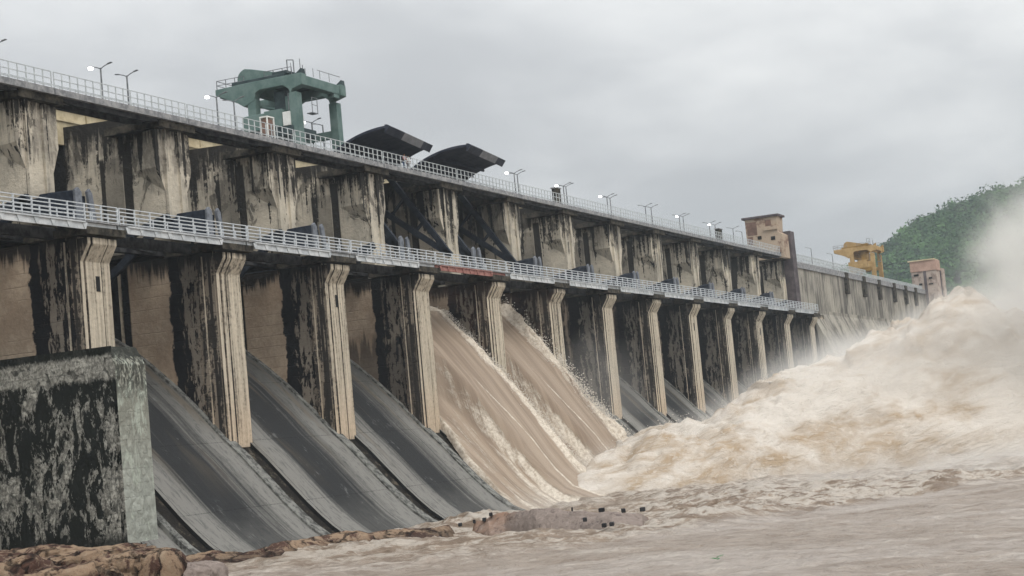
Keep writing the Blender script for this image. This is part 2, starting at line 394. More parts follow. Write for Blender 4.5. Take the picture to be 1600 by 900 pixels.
def m_river(g):
    P, x, y, z = g.pos()
    xr = x*0.95 + y*0.31; yr = y*0.95 - x*0.31
    n1 = g.noise(g.vec(xr*0.34, yr*0.16, 0.0), 1.0, 6, 0.62, 0.6); n2 = g.noise(g.vec(xr*0.95, yr*0.5, z), 1.0, 7, 0.68, 0.6)
    n3 = g.noise(g.vec(x*0.05, y*0.05, 0.0), 1.0, 3, 0.5, 0.3); n4 = g.noise(g.vec(xr*3.2, yr*2.0, z), 1.0, 6, 0.7, 0.4)
    at = g.n('ShaderNodeAttribute', attribute_name='foam'); fo = S(g, at.outputs['Fac'])
    hg = g.ss(z, -8.55, -8.05)
    c = g.mix(g.ss(n3 + (n1-0.5)*0.5, 0.4, 0.6), (0.39, 0.315, 0.255), (0.48, 0.41, 0.355))
    c = g.mix(g.ss(fo, 0.15, 0.7)*0.8, c, (0.37, 0.275, 0.195))
    c = g.mix(g.ss(n1*0.4 + n2*0.6, 0.50, 0.42)*(0.35 + fo*0.45), c, (0.20, 0.135, 0.085))
    fm = g.ss(n1*0.30 + n2*0.45 + n4*0.25 + fo*0.035 + hg*0.05, 0.555, 0.61)
    c = g.mix(fm*(0.5 + fo*0.4), c, (0.66, 0.59, 0.51))
    return {'c': c, 'h': n2*1.6 + n1*1.2 + n4*0.5, 'd': 0.7, 'r': 0.42}
def m_froth(g):
    P, x, y, z = g.pos()
    q = y*0.37 + z*0.93; p = y*-0.93 + z*0.37
    n1 = g.noise(g.vec(x*0.10, q*0.14, p*0.055), 1.0, 5, 0.55, 0.6); n2 = g.noise(g.vec(x*0.40, q*0.5, p*0.15), 1.0, 6, 0.62, 0.5)
    n3 = g.noise(g.vec(x*1.6, q*1.8, p*0.6), 1.0, 6, 0.66, 0.6)
    br = g.ss(n1*0.5 + n2*0.4 + n3*0.1, 0.45, 0.60)
    c = g.mix(br*0.9, (0.64, 0.59, 0.53), (0.42, 0.335, 0.25))
    c = g.mix(g.ss(n1*0.45 + n2*0.55, 0.55, 0.63)*0.5, c, (0.36, 0.255, 0.145))
    c = g.mix(g.ss(n3, 0.54, 0.64)*0.45, c, (0.68, 0.63, 0.57))
    return {'c': c, 'h': n3*0.7 + n2*1.2, 'd': 0.45, 'r': 1.0}
def m_rock(g):
    P, x, y, z = g.pos()
    b = g.noise(P, 0.42, 6, 0.62, 0.8); f = g.noise(P, 2.0, 9, 0.74, 0.4)
    wv = g.vec(x + (f-0.5)*1.6, y + (b-0.5)*2.2, z*1.6 + (f-0.5)*1.2)
    o = g.n('ShaderNodeTexVoronoi', feature='DISTANCE_TO_EDGE'); g.put(o.inputs['Vector'], wv); g.put(o.inputs['Scale'], 0.55)
    ck = g.ss(S(g, o.outputs['Distance']), 0.07, 0.0)*g.ss(b, 0.38, 0.5)
    c = g.mix(g.ss(b, 0.48, 0.54), (0.37, 0.26, 0.175), (0.11, 0.06, 0.045))
    c = g.mix(g.ss(f, 0.50, 0.60)*0.6, c, (0.40, 0.31, 0.22))
    c = g.mix(g.ss(f, 0.46, 0.36)*0.7, c, (0.06, 0.038, 0.028))
    c = g.mix(ck*0.85, c, (0.02, 0.014, 0.012))
    wet = g.ss(z + (f-0.5)*0.6, -7.3, -7.9)
    c = g.mix(wet*0.6, c, (0.05, 0.035, 0.028))
    return {'c': c, 'h': f*1.2 + b - ck*0.8, 'd': 0.35, 'r': 0.75}
def m_rock_pink(g):
    P, x, y, z = g.pos(); b = g.noise(g.vec(x, y, z*2.0), 0.35, 5, 0.6, 0.4); f = g.noise(P, 1.9, 8, 0.7, 0.3)
    at = g.ss(x + (b-0.5)*8.0, 13.0, 7.0)
    c = g.mix(at, (0.29, 0.175, 0.115), (0.27, 0.222, 0.195))
    c = g.mix(g.ss(f, 0.46, 0.33)*0.8, c, (0.07, 0.05, 0.045))
    c = g.mix(g.ss(f, 0.54, 0.66)*0.5, c, (0.42, 0.35, 0.31))
    return {'c': c, 'h': f + b, 'd': 0.3, 'r': 0.7}
MT = dict(
    pier_low=mat('lower_pier_concrete', m_pier_low), pier_up=mat('upper_pier_concrete', m_pier_up),
    chute=mat('chute_concrete', m_chute, spec=0.08), strip=mat('divider_concrete', m_strip), curb=mat('kerb_concrete', m_curb),
    block=mat('training_wall_masonry', m_block), wall=mat('gravity_wall_concrete', m_wall),
    spill=mat('muddy_spill', m_spill, spec=0.5), river=mat('muddy_river', m_river, spec=0.5), froth=mat('muddy_froth', m_froth, spec=0.0),
    rock=mat('orange_rock', m_rock), pink=mat('pink_rock', m_rock_pink),
    slab=mat('deck_slab', simple((0.17, 0.175, 0.185), (0.33, 0.33, 0.33), 2.0, 0.85)),
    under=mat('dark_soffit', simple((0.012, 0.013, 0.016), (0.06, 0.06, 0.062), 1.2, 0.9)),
    capm=mat('dark_cap', simple((0.014, 0.014, 0.013), (0.085, 0.075, 0.06), 1.6, 0.95, 0.1)),  # near-black mottled tone for caps, buttresses and cabinets
    steel=mat('black_gate_steel', simple((0.012, 0.016, 0.024), (0.035, 0.042, 0.055), 1.5, 0.5)),
    gate_dark=mat('raised_gate_steel', simple((0.018, 0.022, 0.036), (0.04, 0.045, 0.062), 0.8, 0.55)),
    lip=mat('grey_gate_lip', simple((0.16, 0.165, 0.18), (0.24, 0.245, 0.26), 0.8, 0.5)),
    rail=mat('galvanised_rail', simple((0.42, 0.45, 0.48), (0.60, 0.63, 0.65), 3.0, 0.5)),
    rail_up=mat('painted_rail', simple((0.36, 0.39, 0.40), (0.56, 0.59, 0.60), 3.0, 0.5)),
    white=mat('white_girder', simple((0.42, 0.45, 0.47), (0.62, 0.64, 0.65), 1.0, 0.5)),
    red=mat('red_girder', simple((0.25, 0.11, 0.095), (0.36, 0.19, 0.165), 1.5, 0.8)),
    fin=mat('grey_fin', simple((0.12, 0.13, 0.15), (0.20, 0.215, 0.24), 2.0, 0.7)), casing=mat('casing_steel', simple((0.008, 0.011, 0.018), (0.02, 0.026, 0.038), 1.5, 0.8)),
    green=mat('green_crane_paint', simple((0.105, 0.165, 0.152), (0.155, 0.22, 0.205), 0.7, 0.7)),
    green_d=mat('dark_green_paint', simple((0.035, 0.05, 0.055), (0.06, 0.085, 0.088), 0.9, 0.6)),
    yellow=mat('yellow_crane_paint', simple((0.33, 0.215, 0.085), (0.47, 0.32, 0.15), 0.7, 0.8)),
    yellow_d=mat('dark_yellow_paint', simple((0.20, 0.12, 0.03), (0.32, 0.2, 0.06), 0.7, 0.6)),
    cream=mat('cream_parapet', simple((0.44, 0.37, 0.24), (0.60, 0.52, 0.36), 0.9, 0.85)),
    tower=mat('tower_plaster', simple((0.20, 0.13, 0.10), (0.40, 0.32, 0.245), 0.5, 0.9, 0.05, 0.38, 0.5)),
    tower2=mat('pale_tower_plaster', simple((0.24, 0.19, 0.165), (0.40, 0.335, 0.29), 0.5, 0.9, 0.05, 0.38, 0.5)),
    purple=mat('slate_buttress', simple((0.07, 0.06, 0.065), (0.13, 0.11, 0.115), 0.6, 0.9)),
    salmon=mat('salmon_plaster', simple((0.35, 0.235, 0.185), (0.44, 0.30, 0.24), 0.6, 0.9)),
    dark=mat('black_opening', simple((0.01, 0.01, 0.01), (0.02, 0.02, 0.02))),
    pole=mat('lamp_pole_paint', simple((0.12, 0.13, 0.14), (0.24, 0.25, 0.26), 2.0, 0.5)),
    glassw=mat('white_cab_panel', simple((0.62, 0.63, 0.6), (0.75, 0.76, 0.73), 1.0, 0.3)),
    rust=mat('rusty_panel', simple((0.13, 0.085, 0.07), (0.22, 0.14, 0.11), 1.0, 0.8)),
    bwater=mat('dark_block', simple((0.012, 0.012, 0.014), (0.04, 0.04, 0.042), 3.0, 0.7)),
)
mlit = bpy.data.materials.new('lit_lamp'); mlit.use_nodes = True
_b = mlit.node_tree.nodes['Principled BSDF']; _b.inputs['Emission Color'].default_value = (1, 1, 0.98, 1); _b.inputs['Emission Strength'].default_value = 9.0
MT['lit'] = mlit

# ---------------------------------------------------------------- ground, river
WATER = -8.3
MB().box(-1500, 3500, -2500, 2500, -12.5, -12.0).build('ground', MT['strip'])
tag(bpy.data.objects['ground'], kind='structure')
def river():
    # spacing grows away from the near shore
    xs = np.concatenate([np.linspace(-130, -76, 60), np.arange(-75, 45, 0.28), np.arange(45, 140, 0.6), np.linspace(140, 700, 120)])
    ys = np.concatenate([np.linspace(-900, -120, 60), np.arange(-120, -75, 0.6), np.arange(-75, -4, 0.28), np.linspace(-4, 4, 12)])
    X, Y = np.meshgrid(xs, ys, indexing='ij')
    # energy: strongest along the foot of the plume
    t = np.clip((X - 10)/70, 0, 1)
    edge = -14 - 22*np.clip((X-45)/60, 0, 3)
    dl = (Y - (-44 - 0.41*(X-3))); e = np.clip(dl/3.5, 0, 1)*np.clip((X+22)/30, 0, 1)*np.clip((-6-Y)/8, 0, 1)*np.clip(1.15-X/220, 0.3, 1)
    amp = 0.26 + 0.85*e
    Z = WATER + amp*(0.9*fbm(X*0.16, Y*0.12, 0, 3, 1) + 0.7*(0.5-np.abs(fbm(X*0.42, Y*0.28, 1, 3, 5)))*1.0 + 0.3*fbm(X*1.3, Y*0.9, 2, 3, 9)) - 0.1 + 0.16*(0.6-np.abs(fbm(X*0.45+Y*0.15, Y*0.28-X*0.1, 4, 5, 15, 0.62))*2)
    o = grid_obj('river', X, Y, Z, MT['river']); tag(o, kind='structure')
    a = o.data.attributes.new('foam', 'FLOAT', 'POINT'); a.data.foreach_set('value', np.clip(e*0.9 + 0.15*(Z-WATER), 0, 1).ravel())
river()

# ---------------------------------------------------------------- dam
dam = empty('spillway_dam', (0, 0, WATER))
tag(dam, 'long stained concrete spillway dam with rows of piers and sloping chutes', 'dam')
def DP(mb, name, m, label=None, parent=None, smooth=False, bevel=0.0):
    """build in world coordinates, then parent without moving"""
    o = mb.build(name, m, None, smooth, bevel)
    par = parent or dam
    o.parent = par; o.matrix_parent_inverse = par_inv(par)
    if label: o['label'] = label
    return o
def par_inv(p):
    if p.type != 'EMPTY': return Matrix.Identity(4)
    return (Matrix.Translation(p.location) @ Matrix.Rotation(p.rotation_euler[2], 4, 'Z')).inverted()
# chute profile (y, z)
PROF = [(24, 8.0), (16, 9.7), (12.6, 10.2), (10.5, 9.6), (8.6, 8.45), (6.5, 6.8), (4.3, 4.85), (1.9, 2.45), (0.1, 0.45), (-1.6, -1.2), (-3.4, -3.15),
        (-5.1, -4.98), (-6.3, -6.15), (-7.3, -7.05), (-8.6, -8.0), (-10.2, -8.75), (-12.5, -9.3), (-16, -9.6)]
def prof_z(y):
    a = np.array(PROF[::-1]); return np.interp(y, a[:, 0], a[:, 1])
def sheet(x0, x1, dz, ys, nx=2):
    mb = MB(); top = [(y, prof_z(y)+dz) for y in ys]
    mb.prism(top + [(ys[-1], -13), (ys[0], -13)], x0, x1); return mb
YS = [p[0] for p in PROF]
for i in range(0, NP):
    x0, x1 = i*SP, (i+1)*SP - PW
    if i == NP-1: x1 = x0 + 4
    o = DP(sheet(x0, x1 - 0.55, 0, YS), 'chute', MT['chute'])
    k = DP(sheet(x1 - 0.55, x1, 0.22, [y for y in YS if y <= 12.6 and y > -10]), 'chute_kerb', MT['curb'], parent=None)
YF = [-0.34] + [y for y in YS if y < -0.4]
for i in range(0, NP):
    DP(sheet(i*SP-PW, i*SP, -0.45, [y for y in YS]), 'divider_strip', MT['strip'])
    DP(sheet(i*SP-PW, i*SP-PW+0.75, 0.18, YF), 'chute_kerb', MT['curb'])
    DP(sheet(i*SP-0.45, i*SP, -0.03, YF), 'chute_margin', MT['chute'])

DP(sheet(-2*SP, -6.503, 0, [y for y in YS if y > 4]), 'sill', MT['wall'])
DP(sheet(-6.5, -PW-0.003, -0.3, YS), 'chute_margin', MT['chute'])
# piers: lower part
def make_pier(i):
    X1 = i*SP; X0 = X1-PW
    mb = MB()
    def blk(xa, xb, ya, yb, ztop):
        ys = [ya] + [y for y, _ in PROF[::-1] if ya < y < yb] + [yb]
        mb.prism([(y, prof_z(y)-0.5) for y in ys] + [(yb, ztop), (ya, ztop)], xa, xb)
    blk(X0, X1, 0.0, 8.7, 15.4)
    blk(X0+0.45, X1-0.45, 8.7, 9.35, 15.35)
    blk(X0, X1, 9.35, 20, 15.4)
    p = DP(mb, 'pier', MT['pier_low'])
    # nose ribs with their flared corbels
    nb = MB()
    def rib(xa, xb, dep, z0=-0.35):
        nb.prism([(0.0, z0), (-dep, z0), (-dep, 13.6), (-dep-0.75, 14.8), (-dep-0.75, 15.25), (0.0, 15.25)], xa, xb)
    w = PW
    if i % 3 == 1:
        rib(X0+0.02, X0+0.42, 0.22); rib(X0+0.62, X0+1.12, 0.26); rib(X0+1.28, X1-0.02, 0.30)
    elif i % 3 == 2:
        rib(X0+0.02, X0+0.5, 0.24); rib(X0+0.66, X0+1.9, 0.30); rib(X0+2.1, X1-0.02, 0.30)
    else:
        rib(X0+0.02, X0+0.36, 0.22); rib(X0+0.5, X0+2.2, 0.30); rib(X0+2.32, X1-0.02, 0.27)
    nose = DP(nb, 'pier_nose', MT['pier_low'], parent=None, bevel=0.03)
    # hollow in the nose of some piers
    if i in (0, 2, 8, 10):
        DP(MB().box(X0+1.5, X0+1.95, -0.325, -0.2, 11.5, 12.6), 'drain_opening', MT['dark'])
    DP(MB().box(X0-0.22, X0+0.05, 1.0, 1.35, 1.4, 15.1), 'pilaster', MT['pier_low'], 'light narrow rib on the pier flank')
    # upper part
    ub = MB()
    U0 = X0 + 0.0
    ub.prism([(4.4, 16.2), (4.4, 26.2), (8.2, 27.5), (20, 27.9), (20, 16.2)], U0+0.15, X1-0.1)
    up = DP(ub, 'upper_pier', MT['pier_up'])
    cb = MB()
    # widened head: vertical cheeks above a raking soffit, both sides and front taper
    def cheek(side):
        xa = X0+0.15 if side < 0 else X1-0.1
        xo = xa + side*(0.95 if side < 0 else 0.75)
        v = [(xa, 4.1, 20.9), (xa, 7.2, 22.9), (xa, 7.2, 26.0), (xa, 4.1, 26.0), (xo, 4.1, 22.8), (xo, 4.1, 25.9)]
        cb.add(v, [(0, 1, 2, 3), (0, 4, 1), (1, 4, 5, 2), (0, 3, 5, 4), (2, 5, 3)])
    cheek(-1); cheek(1)
    cb.box(X0+0.16, X1-0.11, 4.1, 4.45, 16.3, 26.0)
    cb.box(X0+0.16, X0+0.5, 3.85, 4.15, 16.3, 26.0); cb.box(X1-1.2, X1-0.7, 3.9, 4.15, 18.0, 26.0)
    DP(cb, 'pier_head', MT['pier_up'])
    DP(MB().box(X0-0.5, X1+0.7, -1.35, 4.3, 15.42, 15.95).box(X0-0.1, X1+0.3, -1.0, 20, 15.95, 16.25), 'bearing_slab', MT['capm'])
    DP(MB().box(X0-0.95, X1+0.75, 3.45, 8.9, 26.01, 26.6), 'pier_cap', MT['capm'])
    return p
for i in range(0, NP): make_pier(i)

# radial gates
TY, TZ, RG = 3.0, 18.5, 12.5
def arc(a0, a1, n, R=RG): return [(TY + R*math.cos(math.radians(a0+(a1-a0)*k/n)), TZ + R*math.sin(math.radians(a0+(a1-a0)*k/n))) for k in range(n+1)]
for i in range(-1, NP-1):
    x0, x1 = i*SP+0.12, (i+1)*SP-PW-0.12
    raised = i in (3, 4)
    a0, a1 = (34, {3: 80.5, 4: 85}[i]) if raised else (-41.5, 10)
    oa = arc(a0, a1, 24); ia = arc(a0, a1, 24, RG-0.25)
    a1n = a1 + (9.0 if raised else 0.0)
    on, in_ = arc(a0, a1n, 24), arc(a0, a1n, 24, RG-0.25)
    lf_ = MB(); nn = 50; vv = [(x0, *p) for p in on + in_[::-1]] + [(x1, *p) for p in oa + ia[::-1]]
    lf_.add(vv, [tuple(range(nn))[::-1], tuple(range(nn, 2*nn))] + [(k, (k+1) % nn, (k+1) % nn+nn, k+nn) for k in range(nn)])
    gt = DP(lf_, 'radial_gate', MT['gate_dark'] if raised else MT['steel'],
            'raised curved gate leaf standing above the deck' if raised else None, smooth=False)
    rb = MB()
    for k in range(6):
        a = a0 + 3 + (a1-a0-14)*k/5
        p = (TY+(RG-0.42)*math.cos(math.radians(a)), TZ+(RG-0.42)*math.sin(math.radians(a)))
        rb.bar((x0+0.3, *p), (x1-0.3, *p), 0.2, 0.34, up=(0, math.cos(math.radians(a)), math.sin(math.radians(a))))
    DP(rb, 'gate_rib', MT['gate_dark'] if raised else MT['steel'])
    if raised:
        def lipb(xa_, xb_, m_, lab=None):
            v_ = []
            for xx in (xa_, xb_):
                e_ = a1n + (a1-a1n)*(xx-x0)/(x1-x0)
                for R_, a in ((RG-0.75, e_-0.2), (RG+0.12, e_-0.2), (RG+0.10, e_+1.2), (RG-0.12, e_+2.6)):
                    v_.append((xx, TY+R_*math.cos(math.radians(a)), TZ+R_*math.sin(math.radians(a))))
            DP(MB().add(v_, [(3, 2, 1, 0), (4, 5, 6, 7), (0, 1, 5, 4), (1, 2, 6, 5), (2, 3, 7, 6), (3, 0, 4, 7)]), 'gate_lip', m_, lab)
        lipb(x0+0.003, x0+4.6, MT['gate_dark']); lipb(x0+4.603, x1-2.9, MT['lip'], 'middle stretch of the gate lip, painted paler where it catches light'); lipb(x1-2.897, x1, MT['gate_dark'])  # paler middle colour stands for light caught on the lip
    for xa in ((x0+0.9, x1-1.1)):
        ab = MB(); A = [a0+3, 55] if raised else [-34, -14]
        for a in A:
            p = (xa, TY+(RG-0.6)*math.cos(math.radians(a)), TZ+(RG-0.6)*math.sin(math.radians(a)))
            ab.bar((xa, TY, TZ), p, 0.42, 0.6)
        m0, m1 = A[0], A[-1]
        for rr in (5.0, 8.5):
            ab.bar((xa, TY+rr*math.cos(math.radians(m0)), TZ+rr*math.sin(math.radians(m0))),
                   (xa, TY+rr*math.cos(math.radians(m1)), TZ+rr*math.sin(math.radians(m1))), 0.28)
        DP(ab, 'gate_arm', MT['steel'])
    if not raised:
        c0 = MB().prism([(-4.5, 16.9), (-4.5, 17.9), (-4.1, 18.45), (-2.5, 18.75), (-2.3, 19.05), (0.3, 19.5), (0.3, 16.9)], 2.75, 3.82, 'y')
        c0.v = [(a+i*SP, b, c) for a, b, c in c0.v]
        DP(c0, 'hoist_casing', MT['casing'], 'dark sloping steel casing beside two grey fins', bevel=0.06)
        c1 = MB().box(i*SP+1.15, i*SP+1.95, 3.0, 3.3, 16.4, 19.2); DP(c1, 'casing_panel', MT['casing'])
    for q, (xa, xb, ln) in enumerate(((0.32, 1.1, 0.0), (1.75, 2.35, 0.5))):
        f0 = MB().prism([(xa+ln, 16.4), (xb+ln, 16.4), (xb, 19.4), ((xa+xb)/2, 19.75), (xa, 19.5)], 2.6, 2.85, 'y')
        f0.v = [(a+i*SP, b, c) for a, b, c in f0.v]
        DP(f0, 'hoist_fin', MT['fin'], bevel=0.03)
# dark beams crossing under the lower walkway
for i in range(-1, NP-1):
    x0, x1 = i*SP, (i+1)*SP-PW
    b = MB().box(x0, x1, 4.6, 5.2, 15.6, 16.3).box(x0, x1, 1.6, 2.1, 15.4, 16.2)
    b.bar((x0+2, 1.8, 15.7), (x1, 5.0, 15.9), 0.3)
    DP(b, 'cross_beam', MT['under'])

# upper deck walkway (slab, girders), road bridge behind
XE = NP*SP - 12
for i in range(-2, NP):
    xa, xb = i*SP - 0.4 if i > -2 else -34, min((i+1)*SP - 0.5, XE)
    DP(MB().box(xa, xb, 3.2, 5.9, 26.62, 27.1), 'walkway_slab', MT['slab'])
    gx0, gx1 = xa+0.5, xb-PW-0.3
    for yy in (3.55, 5.0):
        pts = [(gx0, 26.62), (gx1, 26.62), (gx1, 26.42), ((gx0+gx1)/2+4, 26.2), ((gx0+gx1)/2-4, 26.2), (gx0, 26.42)]
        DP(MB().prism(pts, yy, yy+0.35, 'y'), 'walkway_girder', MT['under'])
DP(MB().box(-40, 420, 14.2, 22.5, 26.9, 27.9), 'road_slab', MT['slab'])
for i in range(-2, NP+1):
    xa, xb = i*SP+0.1, (i+1)*SP-0.1
    DP(MB().box(xa, xb, 13.9, 14.2, 26.2, 29.55).box(xa, xb, 13.7, 13.95, 29.25, 29.45).box(xa, xb, 13.75, 13.96, 28.2, 28.35), 'road_parapet', MT['cream'])
# non-overflow wall to the right
wp = [(3.6, 25.8), (3.6, 17.3), (0.4, 16.9), (0.4, 16.3), (-10, -9), (-10, -13), (24, -13), (24, 25.8)]
DP(MB().prism(wp, 206, 334), 'gravity_wall', MT['wall'])
wp2 = [(3.6, 25.2), (3.6, 20.5), (-10, -9), (-10, -13), (24, -13), (24, 25.2)]
DP(MB().prism(wp2, 334, 430), 'gravity_wall', MT['wall'], 'far stretch of pale concrete wall in spray')
DP(MB().box(206, 334, 3.3, 3.62, 25.2, 25.75).box(206, 430, 3.35, 3.8, 25.8, 26.3), 'wall_coping', MT['slab'])
for X in (248, 264, 279, 295, 308, 320):
    DP(MB().box(X, X+2.0, 3.0, 3.62, 21.8, 26.2), 'wall_buttress', MT['capm'])
# spray walls / end wall after the last pier
DP(MB().prism([(14, 16), (0, 16), (-1, 2), (-9, -9), (14, -9)], XE+4, 206), 'end_pier', MT['pier_low'])

# training wall in front of the first pier (its own structure)
tw = empty('training_wall', (-6.05, 8, WATER)); tag(tw, 'massive black and grey mottled masonry block below the leftmost pier', 'wall')
ys = np.linspace(34, -5.8, 110); zs = np.linspace(-9.5, 6.95, 60)
Y, Z = np.meshgrid(ys, zs, indexing='ij'); Xw = -7.8 - 0.16*fbm(Y*0.8, Z*0.8, 0, 4, 2) - (7.0-Z)*0.03
tb = MB().prism([(34, -9.5), (-6.05, -9.5), (-6.0, 5.7), (-5.3, 6.97), (34, 6.97)], -7.72, -4.4)
DP(tb, 'wall_body', MT['block'], parent=tw, bevel=0.12)
o = grid_obj('masonry_face', Xw, Y, Z, MT['block']); o.parent = tw; o.matrix_parent_inverse = par_inv(tw)

# ---------------------------------------------------------------- spill water over two bays
def spill(i, label):
    x0, x1 = i*SP, (i+1)*SP-PW
    top = [(11, 13.4), (8, 13.2), (4.5, 12.3), (1, 8.4), (-1.65, 5.0), (-3.5, 2.2), (-5.5, -0.6), (-7.0, -2.9), (-8.6, -5.0), (-10.5, -6.9), (-13, -8.0), (-16, -8.5)]
    T = np.array(top); ns, nt = 300, 170
    s = np.linspace(0, 1, ns); yl = np.interp(s, np.linspace(0, 1, len(T)), T[:, 0]); zl = np.interp(s, np.linspace(0, 1, len(T)), T[:, 1])
    t = np.linspace(0, 1, nt)
    Sg, Tg = np.meshgrid(s, t, indexing='ij')
    yl = yl[:, None] + 0*Tg; zt = zl[:, None] + 0*Tg
    out_ = np.clip(-(yl+0.3)/3.0, 0, 1); spread = np.clip(-yl/9, 0, 1)
    xa = x0 + 0.05 - (2.2*spread + 0.9*out_); xb = x1 - 0.05 + (1.2*spread + 1.9*out_)
    w_ = xb-xa; X = xa + w_*Tg
    # across the bay: low apron on the left, ridge, smooth main sheet, ragged crest on the right
    dn = np.clip((2.5-yl)/9, 0, 1)                       # 0 at the gate, 1 at the toe
    wav = 0.018*fbm(yl*0.22, 0*yl, i, 3, 12)
    a = 0.015 + 0.36*dn**0.8 + wav                        # where the main sheet begins
    ramp = np.clip((Tg-a)/(0.035+0.05*dn), 0, 1); ramp = ramp*ramp*(3-2*ramp)
    low = 0.16 + 0.22*np.clip(Tg/np.maximum(a, 0.02), 0, 1)
    zb = prof_z(np.clip(yl, -16, 12)) - 0.25
    rel = low + (1-low)*ramp
    er = np.clip((1-Tg)/0.10, 0, 1); rel = rel*np.sin(er*np.pi/2)**0.6
    rel = rel*np.clip(Tg/0.02, 0, 1)**0.5
    Z = zb + (zt-zb)*rel
    ridge1 = (np.exp(-((Tg-a-0.03)/0.02)**2) + 0.6*np.clip(1-np.abs(Tg-a+0.02)/0.07, 0, 1))*(0.3+0.7*dn)*0.8
    ridge2 = np.exp(-((Tg-a-0.20)/0.013)**2)*np.clip(dn*2-0.3, 0, 1)
    crest = np.exp(-((Tg-0.87)/(0.06+0.03*(i == 4)))**2)
    apron = np.clip((a-Tg)/0.1, 0, 1)
    line = fbm(Tg*16, (yl+zt)*0.03, 5, 3, 20+i)
    foam = crest*1.0 + ridge1*0.95 + ridge2*0.75 + apron*(0.42 + 0.35*line) + np.clip((-yl-6)/8, 0, 1)*0.30 + 0.16*line
    n1 = fbm(X*0.9, (yl-zt)*0.35, 0, 5, 30+i); n2 = fbm(X*1.4, (yl-zt)*0.7, 3, 4, 36+i)
    big_i = 1.0 if i == 4 else 0.55
    Z = Z + crest*n1*1.5*big_i + (ridge1+ridge2)*(0.14+0.10*n1) + 0.10*line + apron*0.22*n2 + crest*(0.5+0.6*(i == 4))
    Y = yl - crest*0.8*big_i*fbm(X*1.1, yl*0.5+zt*0.4, 4, 4, 50+i)
    X = X + crest*0.9*big_i*fbm(X*0.2, (yl-zt)*0.5, 7, 4, 60+i) + 0.25*apron*n2
    o = grid_obj('spillway_flow', X, Y, Z, MT['spill']); tag(o, label, 'water', 'brown torrents pouring from the two open gates', 'stuff')
    at_ = o.data.attributes.new('foam', 'FLOAT', 'POINT'); at_.data.foreach_set('value', np.clip(foam, 0, 1.2).ravel())
spill(3, 'brown torrent from the first open gate, spreading nearest the camera')
spill(4, 'brown torrent from the second open gate, with a ragged spray edge on its right')

# ---------------------------------------------------------------- lower service walkway
lw = empty('service_walkway', (0, -1.2, 16.3)); tag(lw, 'pale steel service walkway along the pier noses at mid height', 'walkway')
def rail_mesh(xa, xb, y, z0, h, n_r, step, rad, post=None):
    mb = MB(); post = post or rad*1.4
    n = max(1, int(round((xb-xa)/step)))
    for k in range(n+1):
        x = xa + (xb-xa)*k/n; mb.box(x-post, x+post, y-post, y+post, z0, z0+h)
    for k in range(n_r):
        z = z0 + h*(k+0.35)/(n_r-1+0.35)
        mb.box(xa, xb, y-rad, y+rad, z-rad, z+rad)
    return mb
for i in range(-2, NP-1):
    xa, xb = i*SP+0.1, (i+1)*SP-0.1
    red = i == 3
    DP(MB().box(xa, xb, -1.35, 1.2, 16.26, 16.34), 'walkway_deck', MT['slab'], parent=lw)
    fb = MB(); m = MT['white']
    ga, gb = xa+0.9, xb-PW-0.5
    fb.prism([(ga, 15.72), (gb, 15.72), (gb, 16.25), (ga, 16.25)], -1.30, -1.18, 'y')
    fb.prism([(xa, 15.98), (xb, 15.98), (xb, 16.25), (xa, 16.25)], -1.16, -1.10, 'y')
    fb.box(ga, gb, -1.42, -1.17, 16.18, 16.26)
    n = 7
    for k in range(n+1):
        x = ga + (gb-ga)*k/n
        fb.prism([(x-0.28, 16.18), (x+0.28, 16.18), (x+0.05, 15.72), (x-0.05, 15.72)], -1.36, -1.31, 'y')
    DP(fb, 'girder', MT['red'] if red else m, 'red painted girder span above the open gate' if red else None, parent=lw)
    DP(rail_mesh(xa, xb, -1.3, 16.34, 1.2, 5, 1.95, 0.035, 0.05), 'front_railing', MT['rail'], parent=lw)
    DP(rail_mesh(xa, xb, 1.1, 16.34, 1.2, 5, 1.95, 0.03, 0.045), 'rear_railing', MT['rail'], parent=lw)

# ---------------------------------------------------------------- crest railing
cr = empty('crest_railing', (0, 3.3, 27.1)); tag(cr, 'light grey metal railing running along the top of the dam', 'railing')
for i in range(-2, NP):
    xa, xb = (i*SP-0.3) if i > -2 else -34, min((i+1)*SP-0.6, XE-7)
    if xb <= xa: continue
    DP(rail_mesh(xa, xb, 3.35, 27.1, 1.25, 3, 0.95, 0.028, 0.036), 'front_panel', MT['rail_up'], parent=cr)
    DP(rail_mesh(xa, xb, 5.75, 27.1, 1.15, 3, 1.9, 0.025, 0.032), 'rear_panel', MT['rail_up'], parent=cr)
fr2 = empty('wall_railing', (260, 3.6, 26.3)); tag(fr2, 'thin pale railing on top of the plain wall between the two towers', 'railing')
for k in range(8):
    DP(rail_mesh(207+k*15.6, 222.4+k*15.6, 3.6, 26.3, 1.5 - (0.75 if k > 3 else 0), 3, 1.2, 0.05), 'rail_panel', MT['rail_up'], parent=fr2)


